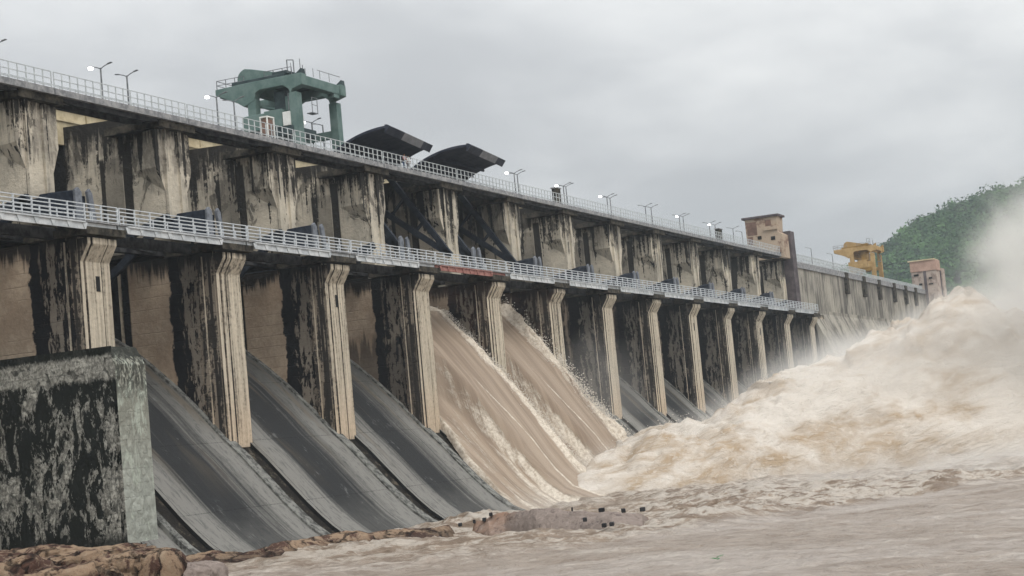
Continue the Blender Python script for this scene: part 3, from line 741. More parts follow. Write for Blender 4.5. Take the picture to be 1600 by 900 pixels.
# ---------------------------------------------------------------- street lamps on the crest
def make_lamp(h, lit, double=True, lean=0.0):
    t = empty('street_lamp')
    MB().tube([(0, 0, -0.3), (0, 0, h-0.25), (0, 0, h)], [0.10, 0.075, 0.06]).build('pole', MT['pole'], t)
    for s_, on in ((1, lit), (-1, False)) if double else ((1, lit),):
        a = MB().tube([(0, 0, h-0.1), (0, s_*0.35, h+0.08), (0, s_*0.8, h+0.22)], [0.05, 0.045, 0.04]).build('arm', MT['pole'], t)
        hd = MB().prism([(s_*0.74, h+0.17), (s_*0.8, h+0.28), (s_*1.2, h+0.34), (s_*1.28, h+0.26)], -0.1, 0.1).build('lamp_head', MT['pole'], t, bevel=0.02)
        if on:
            MB().box(-0.15, 0.15, min(s_*0.85, s_*1.25), max(s_*0.85, s_*1.25), h+0.0, h+0.25).build('lit_lens', MT['lit'], hd, bevel=0.05)
    return t
def world_x(px, py, y):
    """where the sight line of photo pixel (px,py) meets the plane Y=y"""
    v = d + r2*((px-800)/F_PX) + u2*((450-py)/F_PX); t = (y-CAM.y)/v.y
    return CAM + v*t
LG = 'street lamps along the crest of the dam'
LAMPS = [
    (-9, 71, 14.6, 0, 'street lamp whose arm just enters the frame at the top left edge'),  # pixel of the mast top, row (a: upstream side, b: downstream side), lit, description
    (157, 106, 14.6, 1, 'lit two-armed street lamp at the far left of the crest'),
    (198, 118, 14.6, 0, 'unlit two-armed street lamp just right of the first lit lamp'),
    (338, 151, 14.6, 1, 'lit two-armed street lamp under the left jib of the green crane'),
    (365, 158, 14.6, 0, 'unlit street lamp standing closest to the left leg of the green crane'),
    (487, 191, 19.0, 1, 'lit street lamp seen between the legs of the green crane'),
    (504, 195, 19.0, 0, 'unlit lamp post seen through the green crane beside its right leg'),
    (803, 270, 14.6, 1, 'lit street lamp first to the right of the raised gate leaves'),
    (808, 272, 14.6, 0, 'unlit street lamp of the first pair right of the raised gates'),
    (880, 290, 14.6, 1, 'lit street lamp beside the small cabinet on the crest'),
    (884, 291, 14.6, 0, 'unlit street lamp beside the small cabinet on the crest'),
    (948, 307, 14.6, 1, 'lit street lamp of the third pair right of the raised gates'),
    (953, 309, 14.6, 0, 'unlit street lamp of the third pair right of the raised gates'),
    (1008, 322, 14.6, 0, 'left street lamp of the unlit pair midway between raised gates and tower'),
    (1017, 324, 14.6, 0, 'right street lamp of the unlit pair midway between raised gates and tower'),
    (1061, 337, 14.6, 0, 'unlit street lamp in the third pair left of the brown tower'),
    (1067, 338, 14.6, 1, 'lit street lamp in the third pair left of the brown tower'),
    (1108, 349, 14.6, 0, 'unlit street lamp in the second pair left of the brown tower'),
    (1117, 351, 14.6, 1, 'lit street lamp in the second pair left of the brown tower'),
    (1145, 357, 14.6, 0, 'unlit two-armed street lamp nearest but one to the brown tower'),
    (1159, 362, 14.6, 0, 'unlit street lamp right against the brown tower'),
    (1238, 381, 14.6, 0, 'thin lamp just right of the brown tower above the plain wall'),
    (1267, 388, 14.6, 0, 'second thin lamp right of the brown tower'),
    (1300, 397, 14.6, 0, 'thin lamp just left of the yellow crane'),
]
for px, py, y, lit, lab in LAMPS:
    w = world_x(px, py, y); h = w.z - 27.9
    t = make_lamp(h, bool(lit), double=(px not in (504, 1159, 1238, 1267, 1300)))
    t.location = (w.x, w.y, 27.9); tag(t, lab, 'street lamp', LG)

# ---------------------------------------------------------------- gantry cranes
def gantry(paint, dark, W=5.9, L=8.4, H=10.4, detail=True):
    """origin: foot of the near downstream leg; +Y upstream, +X along the dam"""
    t = empty('gantry_crane')
    def P(mb, n, m, b=0.04): return mb.build(n, m, t, bevel=b)
    lw_ = 1.15
    for X in (0, L):
        for Y in (0.5, W-0.2):
            k = MB(); s_ = 0.0
            k.prism([(X-0.35, Y-0.5), (X+0.65, Y-0.5), (X+0.65, Y+0.5), (X-0.35, Y+0.5)], -0.6, H-1.9, 'z')
            P(k, 'leg', paint)
            P(MB().box(X-0.5, X+0.9, Y-0.55, Y+0.55, -0.6, -0.1), 'bogie', dark)
        # top girder: deep box with haunches, tapering out over the cantilever
        z1 = H; z0 = H-1.25
        poly = [(-0.75, z1), (-0.75, z0), (0.6, z0-0.35), (0.75, z0-0.9), (0.95, z0-0.25), (1.6, z0+0.25), (W-1.4, z0+0.25), (W-0.8, z0+0.0), (W-0.6, z0-0.8),
                (W+0.7, z0-1.3), (W+1.5, z0-0.75), (W+4.2, z1-0.75), (W+4.2, z1-0.1), (W+0.3, z1)]
        P(MB().prism(poly, X-0.4, X+0.7), 'main_girder', paint)
    for X in (0, L):   # lower tie beam of each side frame
        if X == L: P(MB().prism([(0.5, 5.9), (0.9, 5.45), (W-0.9, 5.45), (W-0.5, 5.9), (W-0.5, 4.1), (W-1.0, 4.6), (0.9, 4.6), (0.5, 4.1)], X-0.25, X+0.45), 'tie_beam', paint)
    P(MB().box(0.7, L-0.4, -0.55, 0.35, H-1.15, H-0.1).box(L-1.6, L-0.4, -0.5, 0.3, H-1.6, H-1.1), 'end_beam', paint)
    P(MB().box(0.7, L-0.4, W-0.5, W+0.5, H-1.2, H-0.1), 'end_beam', paint)
    P(MB().box(0.7, L-0.4, W+3.6, W+4.4, H-0.85, H-0.15), 'end_beam', paint)
    # trolley deck with the domed winch house
    P(MB().box(-0.2, L-0.2, 1.5, W+2.2, H, H+0.35), 'trolley_frame', dark)
    c = [(W-1.2, H+0.3), (W+1.7, H+0.3)] + [(W+0.6+1.1*math.cos(a*math.pi/10), H+0.75+0.95*math.sin(a*math.pi/10)) for a in range(0, 11)]
    dome = [(W-3.4, H+0.3), (W-3.1, H+0.75), (W-0.2, H+1.55)] + [(W+0.5+1.25*math.cos(math.radians(a)), H+0.62+1.15*math.sin(math.radians(a))) for a in range(80, -31, -12)][::1]
    P(MB().prism(dome, 0.3, 3.4), 'winch_house', paint)
    P(MB().box(0.2, 2.0, 1.4, 3.2, H+0.35, H+0.75).box(0.4, 1.4, 0.6, 1.2, H, H+0.4), 'motor_box', dark)
    P(MB().prism([(-0.75, H-0.1), (-0.7, H+0.55), (-0.3, H+0.25), (0.1, H)], -0.3, 0.5).prism([(-0.75, H-0.1), (-0.7, H+0.55), (-0.3, H+0.25), (0.1, H)], L-0.2, L+0.6), 'buffer', dark)
    # hoist and cabin slung inside the frame
    P(MB().box(-0.5, 4.4, 0.7, W+0.9, H-6.35, H-5.45).box(0.6, 3.6, 2.0, 3.4, H-3.5, H-1.3), 'cabin_platform', dark)
    cb = P(MB().box(-0.75, 2.9, W-1.9, W+0.75, H-5.45, H-3.7).box(-0.6, 3.0, 1.9, 4.1, H-5.45, H-3.5), 'hoist_box', paint)
    P(MB().box(-0.55, 2.4, 0.95, 1.85, H-5.4, H-3.9), 'control_cab', MT['glassw'] if detail else paint)
    P(MB().bar((0.9, W-0.5, H-2.6), (0.9, 2.2, H-3.4), 0.22).bar((0.9, 2.2, H-3.4), (0.9, 2.2, H-5.2), 0.3).box(0.5, 1.5, 1.0, 2.0, H-3.6, H-2.0), 'hoist_arm', paint)
    # handrails, ladder, aerials
    rr = MB()
    for a, b in (((0.3, W+0.9), (0.3, W+4.4)), ((L, W+0.9), (L, W+4.4)), ((0.3, 0.8), (0.3, 4.2))):
        for z in (0.5, 1.0): rr.bar((a[0], a[1], H+z), (b[0], b[1], H+z), 0.06)
        for k in range(4):
            y = a[1] + (b[1]-a[1])*k/3; rr.bar((a[0], y, H-0.05), (a[0], y, H+1.0), 0.07)
    for z in (0.5, 1.0): rr.bar((0.3, W+4.4, H+z), (L, W+4.4, H+z), 0.06)
    for x in (2.6, 4.0, 6): rr.bar((x, -0.5, H), (x, -0.5, H+0.95), 0.05)
    rr.bar((3.5, -0.5, H+0.9), (L, -0.5, H+0.9), 0.05)
    P(rr, 'handrail', MT['pole'], 0)
    l = MB()
    for yy in (0.72, 1.12): l.bar((-0.3, yy, 0), (-0.3, yy, H-1.9), 0.07)
    for k in range(26): l.bar((-0.3, 0.72, 0.3+k*0.31), (-0.3, 1.12, 0.3+k*0.31), 0.04)
    P(l, 'ladder', MT['pole'], 0)
    pl = MB().box(0.3, 1.4, W+0.8, W+1.9, 3.9, 4.0)
    for q in ((0.3, W+1.9), (1.4, W+1.9), (0.3, W+0.9)): pl.bar((*q, 4.0), (*q, 5.6), 0.06)
    for z in (4.8, 5.6): pl.bar((0.3, W+0.9, z), (0.3, W+1.9, z), 0.05).bar((0.3, W+1.9, z), (1.4, W+1.9, z), 0.05)
    P(pl, 'side_platform', MT['pole'], 0)
    p2 = MB().box(0.6, 1.7, -1.2, -0.5, 6.1, 6.2)
    for q in ((0.6, -1.2), (1.7, -1.2)): p2.bar((*q, 6.1), (*q, 7.8), 0.06)
    for z in (7.0, 7.8): p2.bar((0.6, -1.2, z), (1.7, -1.2, z), 0.05)
    P(p2, 'side_platform', MT['pole'], 0)
    an = MB()
    an.bar((1, 1.7, H), (1, 1.7, H+2.0), 0.09).bar((1, 0.9, H), (1, 0.9, H+1.85), 0.09).bar((1, 1.7, H+2), (1, 0.9, H+1.85), 0.09).bar((1, 1.25, H+0.2), (1, 1.25, H+1.6), 0.05)
    for k, hh in enumerate((2.0, 1.4, 1.1)): an.bar((1.5+k*.5, 0.4, H), (1.5+k*.5, 0.4, H+hh), 0.06)
    P(an, 'aerial_frame', MT['pole'], 0)
    return t
gc = gantry(MT['green'], MT['green_d']); gc.location = (55.0, 15.1, 28.6)
tag(gc, 'teal green travelling gantry crane on four legs above the crest road', 'gantry crane')
yc = gantry(MT['yellow'], MT['yellow_d'], detail=False); yc.location = (333.0, 14.8, 28.6); yc.scale = (1, 1.0, 1.0)
tag(yc, 'ochre yellow gantry crane far off between the two towers', 'gantry crane')
# infill wall of the yellow crane's lower storey
MB().box(0.7, 4.2, 0.6, 5.6, -1.0, 2.2).build('lower_cabin', MT['yellow'], yc)
MB().box(0.55, 0.72, 2.2, 4.0, -0.6, 2.0).build('cabin_door', MT['fin'], yc)

# ---------------------------------------------------------------- towers
t1 = empty('brown_tower', (203, 6, 25.8)); tag(t1, 'square brown weathered concrete tower rising above the end of the spillway', 'tower')
def TP(mb, n, m, par, **k): return DP(mb, n, m, parent=par, **k)
TP(MB().prism([(2.6, 26.35), (2.6, 30.6), (3.5, 31.2), (3.3, 34.0), (9.3, 34.0), (9.3, 26.35)], 199.6, 203.4), 'tower_body', MT['tower'], t1, bevel=0.05)
TP(MB().box(199.2, 203.9, 3.0, 9.8, 34.0, 34.35), 'roof_slab', MT['purple'], t1)
TP(MB().prism([(2.2, 15.0), (2.2, 31.4), (7.5, 31.4), (7.5, 15.0)], 203.4, 206.2), 'buttress', MT['purple'], t1, bevel=0.05)
for (y0, y1, z0, z1) in ((6.5, 7.2, 30.15, 30.75), (4.0, 4.75, 29.75, 30.4), (3.2, 3.8, 26.9, 27.4)):
    TP(MB().box(199.5, 199.66, y0, y1, z0, z1), 'window', MT['dark'], t1)
for (y0, y1, z0, z1) in ((4.5, 5.6, 32.3, 33.5), (7.2, 9.0, 31.0, 33.4), (8.1, 9.1, 29.3, 30.8)):
    TP(MB().box(199.56, 199.64, y0, y1, z0, z1), 'damp_patch', MT['rust'], t1)
TP(MB().box(199.2, 199.62, 3.3, 5.9, 31.6, 32.3), 'ledge', MT['tower'], t1)
t2 = empty('pale_tower', (337, 3, 25.8)); tag(t2, 'pale pink and white tower with salmon top beside the spray cloud', 'tower')
TP(MB().box(334.5, 339.5, 0.2, 6.4, 10, 31.0), 'tower_body', MT['tower2'], t2, bevel=0.08)
TP(MB().box(334.3, 339.7, 0.0, 6.5, 31.0, 33.6), 'salmon_band', MT['salmon'], t2)
TP(MB().box(334.0, 340.0, 0.4, 6.9, 33.6, 33.9), 'roof_slab', MT['cream'], t2)
TP(MB().box(339.5, 343.0, -0.4, 4.5, 10, 31.6), 'side_pier', MT['tower2'], t2)
TP(MB().box(334.35, 334.52, 2.7, 3.4, 20, 30.9).box(339.3, 339.6, -0.1, 0.19, 18, 31), 'dark_groove', MT['purple'], t2)
for (y0, y1, z0, z1) in ((4.6, 5.8, 29.9, 30.4), (1.3, 2.1, 28.9, 29.3), (3.9, 4.7, 27.5, 28.0), (1.2, 2.3, 27.5, 27.75)):
    TP(MB().box(334.3, 334.53, y0, y1, z0, z1), 'window', MT['dark'], t2)

# ---------------------------------------------------------------- small things on the crest
def cabinet(px, py, y, w, h, lab):
    p = world_x(px, py, y); t = empty('control_cabinet', (p.x, y, 27.1)); tag(t, lab, 'cabinet')
    MB().box(-w/2, w/2, -0.3, 0.3, 0, h).build('cabinet_body', MT['capm'], t, bevel=0.04)
    MB().box(-w/2-0.1, w/2+0.1, -0.4, 0.4, h, h+0.12).build('cabinet_roof', MT['slab'], t)
cabinet(869, 300, 4.2, 1.5, 2.1, 'small dark cabinet behind the crest railing left of the third visible lamp pair')
cabinet(1123, 364, 4.2, 2.0, 2.0, 'small dark cabinet behind the crest railing near the brown tower')
kp = world_x(418, 200, 4.9)
kk = empty('site_kiosk', (kp.x, 4.9, 27.1)); tag(kk, 'white framed booth with a rusty red panel in front of the crane leg', 'kiosk')
MB().box(-0.5, 0.5, -0.3, 0.3, 0.7, 2.2).build('booth_panel', MT['rust'], kk, bevel=0.03)
fb = MB()
for x in (-0.55, 0.55):
    for y in (-0.35, 0.35): fb.box(x-0.07, x+0.07, y-0.05, y+0.05, 0, 2.3)
fb.box(-0.62, 0.62, -0.42, 0.42, 2.3, 2.42)
fb.build('booth_frame', MT['glassw'], kk)

# ---------------------------------------------------------------- people behind the crest railing
def skin_person(loc, rz, shirt, trousers, lab, arm_fwd):
    root = empty('person', loc, rz); tag(root, lab, 'person')
    V = {'pel': (0, 0, .95), 'wai': (0, 0, 1.1), 'che': (0, .05, 1.35), 'nec': (0, .06, 1.5), 'hd0': (0, .08, 1.58), 'hd1': (0, .09, 1.70),
         'ls': (-.17, .05, 1.42), 'le': (-.24, .02+arm_fwd*.10, 1.16), 'lh': (-.20, .02+arm_fwd*.32, 1.08 if arm_fwd else .86),
         'rs': (.17, .05, 1.42), 're': (.24, .02+arm_fwd*.10, 1.16), 'rh': (.20, .02+arm_fwd*.32, 1.08 if arm_fwd else .86),
         'lp': (-.10, 0, .90), 'lk': (-.11, .03, .5), 'lf': (-.11, 0, .07), 'lt': (-.12, .16, .05),
         'rp': (.10, 0, .90), 'rk': (.12, .03, .5), 'rf': (.12, 0, .07), 'rt': (.13, .16, .05)}
    Rr = dict(pel=.13, wai=.12, che=.15, nec=.06, hd0=.08, hd1=.10, ls=.07, le=.048, lh=.035, rs=.07, re=.048, rh=.035, lp=.09, lk=.062, lf=.045, lt=.035, rp=.09, rk=.062, rf=.045, rt=.035)
    E_ = [('pel','wai'),('wai','che'),('che','nec'),('nec','hd0'),('hd0','hd1'),('che','ls'),('ls','le'),('le','lh'),('che','rs'),('rs','re'),('re','rh'),
          ('pel','lp'),('lp','lk'),('lk','lf'),('lf','lt'),('pel','rp'),('rp','rk'),('rk','rf'),('rf','rt')]
    names = list(V)
    def chain(nm, keep, m, fat, sub=2):
        ks = [k for k in names if k in keep]; ix = {k: i for i, k in enumerate(ks)}
        me = bpy.data.meshes.new(nm); me.from_pydata([V[k] for k in ks], [(ix[a], ix[b]) for a, b in E_ if a in ix and b in ix], [])
        o = bpy.data.objects.new(nm, me); COL.objects.link(o); o.parent = root
        sk = o.modifiers.new('skin', 'SKIN'); sl = me.skin_vertices[0].data
        for k in ks: rr_ = Rr[k]+fat; sl[ix[k]].radius = (rr_, rr_)
        sl[0].use_root = True
        md = o.modifiers.new('sub', 'SUBSURF'); md.levels = sub; md.render_levels = sub
        me.materials.append(m); return o
    chain('body', names, MTS['skin'], 0)
    chain('shirt', ['wai', 'che', 'nec', 'ls', 'le', 'rs', 're'], shirt, 0.022)
    chain('trousers', ['pel', 'lp', 'lk', 'lf', 'rp', 'rk', 'rf'], trousers, 0.02)
    hr = MB().tube([(0, .06, 1.68), (0, .06, 1.76), (0, .06, 1.81)], [.112, .10, .04], 10); hr.build('hair', MTS['hair'], root, smooth=True)
    return root
MTS = dict(skin=mat('skin', simple((0.22, 0.12, 0.08), (0.26, 0.15, 0.1))), hair=mat('black_hair', simple((0.01, 0.01, 0.01), (0.02, 0.02, 0.02))),
           pink=mat('pink_cloth', simple((0.48, 0.27, 0.29), (0.55, 0.33, 0.35))), blue=mat('blue_jeans', simple((0.05, 0.08, 0.14), (0.07, 0.11, 0.19))),
           wht=mat('white_cloth', simple((0.6, 0.6, 0.6), (0.75, 0.75, 0.75))), grey=mat('grey_cloth', simple((0.2, 0.2, 0.21), (0.26, 0.26, 0.27))))
w = world_x(626, 255, 4.4); skin_person((w.x, 4.0, 27.1), math.pi, MTS['pink'], MTS['blue'], 'person in pink shirt and dark jeans leaning behind the crest railing', 1)
w = world_x(634, 257, 4.6); skin_person((w.x, 4.3, 27.1), math.pi*0.8, MTS['wht'], MTS['grey'], 'person in white top standing right of the one in pink', 0)

# ---------------------------------------------------------------- rocks
def pix_at(px, py, dist):
    v = d + r2*((px-800)/F_PX) + u2*((450-py)/F_PX); return CAM + v.normalized()*dist
def rock(name, cx, cy, cz, rx, ry, rz_, m, seed, lab, flat=0.35, rot=0.0, n=90, group=None):
    th = np.linspace(0, 2*np.pi, n); ph = np.linspace(-0.5*np.pi, 0.5*np.pi, n//2)
    T, Pp = np.meshgrid(th, ph, indexing='ij')
    q = lambda v, e: np.sign(v)*np.abs(v)**e
    x = q(np.cos(Pp), 0.55)*q(np.cos(T), 0.7); y = q(np.cos(Pp), 0.55)*q(np.sin(T), 0.7); z = q(np.sin(Pp), 0.5)
    sx, sy, sz = x*rx/2.2, y*ry/2.2, z*rz_/2.2
    big = fbm(sx+seed*3.1, sy, sz, 3, seed)
    crack = np.abs(vnoise(sx*1.6+seed, sy*1.6, sz*1.6, seed+5)); crack = -np.clip(0.09-crack, 0, 1)*3.2
    stp = fbm(sx*1.1+4, sy*1.1, sz*1.1, 2, seed+2); f = 1 + flat*0.8*big + 0.10*np.round(stp*5)/5*2 + 0.13*fbm(sx*3, sy*3, sz*3, 5, seed+9, 0.6) + crack*0.5
    X, Y, Z = x*rx*f, y*ry*f, z*rz_*f
    c, s_ = math.cos(rot), math.sin(rot)
    X, Y = c*X - s_*Y, s_*X + c*Y
    for A in (X, Y, Z): A[-1] = A[0]
    o = grid_obj(name, X, Y, Z, m); o.location = (cx, cy, cz)
    tag(o, lab, 'rock', group); return o
RGRP = 'orange boulders in the lower left corner'
B = [  # px, py of centre, distance, radii, label
    (40, 905, 84, 3.2, 2.2, 1.45, 'broad tan boulder at the bottom left corner'),
    (150, 907, 82, 2.9, 2.0, 1.45, 'long tan boulder in front of the mottled block'),
    (100, 932, 76, 2.0, 1.5, 1.25, 'dark reddish brown boulder low in the corner'),
    (212, 905, 80, 1.5, 1.4, 1.15, 'brown cracked boulder beside the orange one'),
    (248, 902, 79, 0.75, 0.8, 0.95, 'bright orange rounded boulder at the right end of the pile'),
    (0, 930, 78, 2.2, 1.6, 1.45, 'tan boulder cut by the left frame edge'),
    (300, 915, 80, 1.7, 1.3, 0.95, 'low pinkish boulder right of the orange one'),
]
for k, (px, py, D_, a, b_, c_, lab) in enumerate(B):
    p = pix_at(px, py, D_); rock('boulder', p.x, p.y, p.z, a*1.15, b_*1.15, c_, MT['rock'] if k != 6 else MT['pink'], 3+k*7, lab, rot=-1.1+k*0.25, group=RGRP)
# flat rock shelf stretching from the boulders along the foot of the chutes
def shelf(name, pts, m, seed, lab):
    """pts: list of (px, py_of_top_edge, py_of_foot) traced along the waterline, built as a low ridge standing on the river bed"""
    P0 = []
    for px, pt, pb in pts:
        v = d + r2*((px-800)/F_PX) + u2*((450-pb)/F_PX); t = (WATER-CAM.z)/v.z; foot = CAM + v*t
        v2 = d + r2*((px-800)/F_PX) + u2*((450-pt)/F_PX); back = foot + Vector((v.x, v.y, 0)).normalized()*2.2
        t2 = ((back-CAM).length)/v2.length; P0.append((foot, back, (CAM + v2*t2).z))
    n = 160; s = np.linspace(0, 1, n); k = np.linspace(0, 1, len(P0))
    fx = np.interp(s, k, [q[0].x for q in P0]); fy = np.interp(s, k, [q[0].y for q in P0])
    bx = np.interp(s, k, [q[1].x for q in P0]); by = np.interp(s, k, [q[1].y for q in P0]); hz = np.interp(s, k, [q[2] for q in P0])
    m_ = 60; tt = np.linspace(-0.35, 2.6, m_)
    S_, T_ = np.meshgrid(s, tt, indexing='ij')
    X = fx[:, None] + (bx-fx)[:, None]*T_; Y = fy[:, None] + (by-fy)[:, None]*T_
    prof = np.interp(T_, [-0.35, 0.0, 0.25, 0.6, 1.0, 1.8, 2.6], [-0.9, 0.02, 0.42, 0.75, 1.0, 0.85, -0.9])
    endf = np.clip(np.minimum(S_, 1-S_)/0.04, 0, 1)
    H = (hz[:, None]-WATER)
    Z = WATER - 0.3*(1-endf) + prof*H*endf + (0.30*fbm(X*0.5, Y*0.5, 0, 4, seed) - 0.35*np.clip(0.1-np.abs(vnoise(X*0.7, Y*0.35, 3, seed)), 0, 1)*4)*np.clip(T_+0.2, 0, 1)*endf
    Z = Z + 0.08*fbm(X*2.2, Y*2.2, 0, 4, seed+3)
    o = grid_obj(name, X, Y, Z, m); return tag(o, lab, 'rock')
shelf('rock_shelf', [(225, 872, 905), (300, 866, 893), (380, 862, 884), (440, 848, 878), (500, 836, 868), (590, 829, 856), (660, 826, 848), (720, 821, 840)], MT['rock'], 5,
      'low reddish rock shelf at the foot of the empty chutes')
shelf('rock_outcrop', [(735, 818, 838), (765, 808, 838), (790, 800, 836), (840, 796, 838), (900, 797, 836), (960, 799, 834), (1005, 804, 828), (1018, 812, 822)], MT['pink'], 8,
      'flat pink and grey outcrop in the river carrying small black blocks')
shelf('dark_ledge', [(333, 862, 874), (350, 853, 872), (380, 852, 870), (410, 856, 868), (430, 862, 868)], MT['strip'], 12, 'low black ledge at the water edge below the first chute')
BL = [(767, 804, 6, 'at the left end of the outcrop'), (757, 812, 6, 'second from the left end of the outcrop'), (741, 815, 5, 'third from the left, near the chute foot'),
      (719, 820, 5, 'small, on the waterline left of the outcrop'), (698, 824, 5, 'farthest left by the empty chute foot'), (894, 796, 3, 'slim, at the middle crest of the outcrop'),
      (940, 797, 10, 'wide, right of middle on the outcrop top'), (974, 798, 8, 'large and square near the right end of the outcrop'), (1004, 796, 9, 'flat, at the right end of the outcrop'),
      (914, 812, 8, 'halfway down the outcrop face'), (944, 821, 8, 'low on the outcrop face near the water'), (956, 819, 8, 'flat, right of the low one by the water')]
for px, py, wpx, lab in BL:
    v = d + r2*((px-800)/F_PX) + u2*((450-838)/F_PX); foot = CAM + v*((WATER-CAM.z)/v.z)
    back = 0.4 + (838-py)/45*2.4
    D_ = (foot-CAM).length + back; c = pix_at(px, py, D_); wdt = wpx*D_/F_PX*0.9
    wdt *= 0.9; t = MB().box(-wdt/2, wdt/2, -0.3, 0.3, -0.12, 0.14).build('stone_block', MT['bwater'], bevel=0.03)
    t.location = c; t.rotation_euler[2] = YAW - math.pi/2 + random.uniform(-.2, .2)
    tag(t, 'small black block ' + lab, 'block', 'black blocks on the rock outcrop')
# green scrap drifting
p = CAM + (d + r2*((1121-800)/F_PX) + u2*((450-878)/F_PX))*((WATER-CAM.z)/(d + r2*((1121-800)/F_PX) + u2*((450-878)/F_PX)).z)
g_ = MB()
for k in range(7):
    a = k*0.9; g_.prism([(0, 0), (0.28, 0.09), (0.5, 0.0), (0.28, -0.09)], 0.0, 0.02, 'z')
    vv = g_.v[-8:]; g_.v[-8:] = [(x*math.cos(a)-y*math.sin(a), x*math.sin(a)+y*math.cos(a), z+0.05*k+0.2*x) for x, y, z in vv]
go = g_.build('floating_leaves', mat('leaf_green', simple((0.03, 0.16, 0.05), (0.06, 0.25, 0.09)))); go.location = (p.x, p.y, WATER+0.1); go.scale = (0.7, 0.7, 0.5)
tag(go, 'small bright green leafy scrap floating on the river', 'leaves')

# ---------------------------------------------------------------- roaring plume
SY = [(-6, -7.6), (-9, -4.4), (-14, -3.3), (-18, -1.7), (-25, 1.3), (-32, 5.0), (-42, 7.2), (-46, 7.2), (-50, 6.9), (-58, 6.2), (-80, 3.0), (-120, -4)]
def plume():
    xs = np.arange(44, 150, 0.32); ys = np.concatenate([np.arange(-5, -72, -0.3), np.arange(-72, -120, -1.0)])
    X, Y = np.meshgrid(xs, ys, indexing='ij')
    top = np.interp(-Y, [-a for a, _ in SY], [b for _, b in SY])
    # near edge moves outward downstream
    xn = np.interp(-Y, [5, 10, 20, 28, 40, 60, 120], [60, 57, 62, 68, 78, 84, 90])
    cx = xn + 18 + 0.1*(-Y)
    rise = np.clip((X-xn)/(cx-xn), 0, 1); fall = np.clip((150-X)/(150-cx), 0, 1)
    k = np.sin(rise*np.pi/2)**0.62*np.sin(fall*np.pi/2)**0.5
    H = (top-WATER+0.6)
    wx = X + 3*fbm(X*0.07, Y*0.07, 1, 2, 90); wy = Y + 3*fbm(X*0.07, Y*0.07, 2, 2, 91)
    bil = fbm(wx*0.095, wy*0.055, 0, 4, 40, 0.50, True)
    bil = 0.5*bil + 0.62*fbm(wx*0.085, wy*0.085, 0, 5, 140, 0.52, True); bil2 = 0.6*fbm(wx*0.34, wy*0.15, 0, 4, 44, 0.58, True) + 0.6*fbm(wx*0.3, wy*0.3, 0, 4, 144, 0.55, True)
    Z = WATER - 0.6 + k*H*(0.99 + 0.40*bil) + k*1.35*bil2 + k*0.18*fbm(wx*0.9, wy*0.9, 0, 4, 48, 0.6, True)
    X2 = X - 2.2*k*fbm(X*0.12, Y*0.12, Z*0.15, 4, 60, 0.5, True); Y2 = Y + 2.0*k*fbm(X*0.12, Y*0.12, Z*0.15, 4, 70)
    o = grid_obj('flood_plume', X2, Y2, Z, MT['froth'])
    global PLUME
    PLUME = (np.stack([X2, Y2, Z], -1).reshape(-1, 3), k.ravel())
    tag(o, 'huge boiling brown and white plume thrown up at the foot of the spillway', 'water', None, 'stuff')
plume()

# ---------------------------------------------------------------- flying water
def droplets():
    V, F = [], []
    def drop(p, r, e):
        k = len(V)
        for dx, dy, dz in ((1, 0, 0), (-1, 0, 0), (0, 1, 0), (0, -1, 0), (0, 0, 1), (0, 0, -1)):
            V.append((p[0]+dx*r, p[1]+dy*r*e, p[2]+dz*r*(1+(e-1)*0.6)))
        for a, b, c in ((0, 2, 4), (2, 1, 4), (1, 3, 4), (3, 0, 4), (2, 0, 5), (1, 2, 5), (3, 1, 5), (0, 3, 5)): F.append((k+a, k+b, k+c))
    ty = [8, 4.5, 1, -1.65, -3.5, -5.5, -7.0, -8.6, -10.5]; tz = [13.2, 12.3, 8.4, 5.0, 2.2, -0.6, -2.9, -5.0, -6.9]
    for _ in range(5200):                                     # torn right edge of the second torrent
        y = RNG.uniform(-9, 6.5); z0 = np.interp(-y, [-v for v in ty], tz)
        c = np.sin(y*3.1)*0.5 + np.sin(y*7.7+1)*0.3
        h = abs(RNG.normal(0, 0.55 + 0.35*c)); x = 81.0 + np.clip(-y/9, 0, 1)*2.6 + RNG.normal(0, 0.9) - h*0.2
        drop((x, y + RNG.normal(0, .3), z0 + 0.2 + h*1.3), RNG.uniform(0.015, 0.055), RNG.uniform(1, 2.6))
    for _ in range(2600):                                     # and of the first
        y = RNG.uniform(-9, 5.5); z0 = np.interp(-y, [-v for v in ty], tz)
        h = abs(RNG.normal(0, 0.28)); x = 64.0 + np.clip(-y/9, 0, 1)*2.4 + RNG.normal(0, 0.6)
        drop((x, y, z0 + 0.1 + h), RNG.uniform(0.015, 0.045), RNG.uniform(1, 2.4))
    pv, pk = PLUME                                            # flecks thrown clear of the plume's skin
    ok = np.where((pk > 0.55) & (pv[:, 1] > -56))[0]
    for n_ in RNG.choice(ok, 9000):
        p = pv[n_]; c = max(0.0, fbm(p[0]*0.25, p[1]*0.25, 0, 2, 5))
        drop((p[0]+RNG.normal(0, .3), p[1]+RNG.normal(0, .3), p[2] + abs(RNG.normal(0, 0.12 + 1.1*c))), RNG.uniform(0.012, 0.04), RNG.uniform(1, 2.8))
    me = bpy.data.meshes.new('spray_droplets'); me.from_pydata(V, [], F); me.materials.append(mat('white_water', simple((0.62, 0.57, 0.5), (0.74, 0.70, 0.64), 1.0, 0.5)))
    o = bpy.data.objects.new('spray_droplets', me); COL.objects.link(o)
    tag(o, 'flying drops torn off the torrents and the crest of the plume', 'spray', None, 'stuff')
droplets()

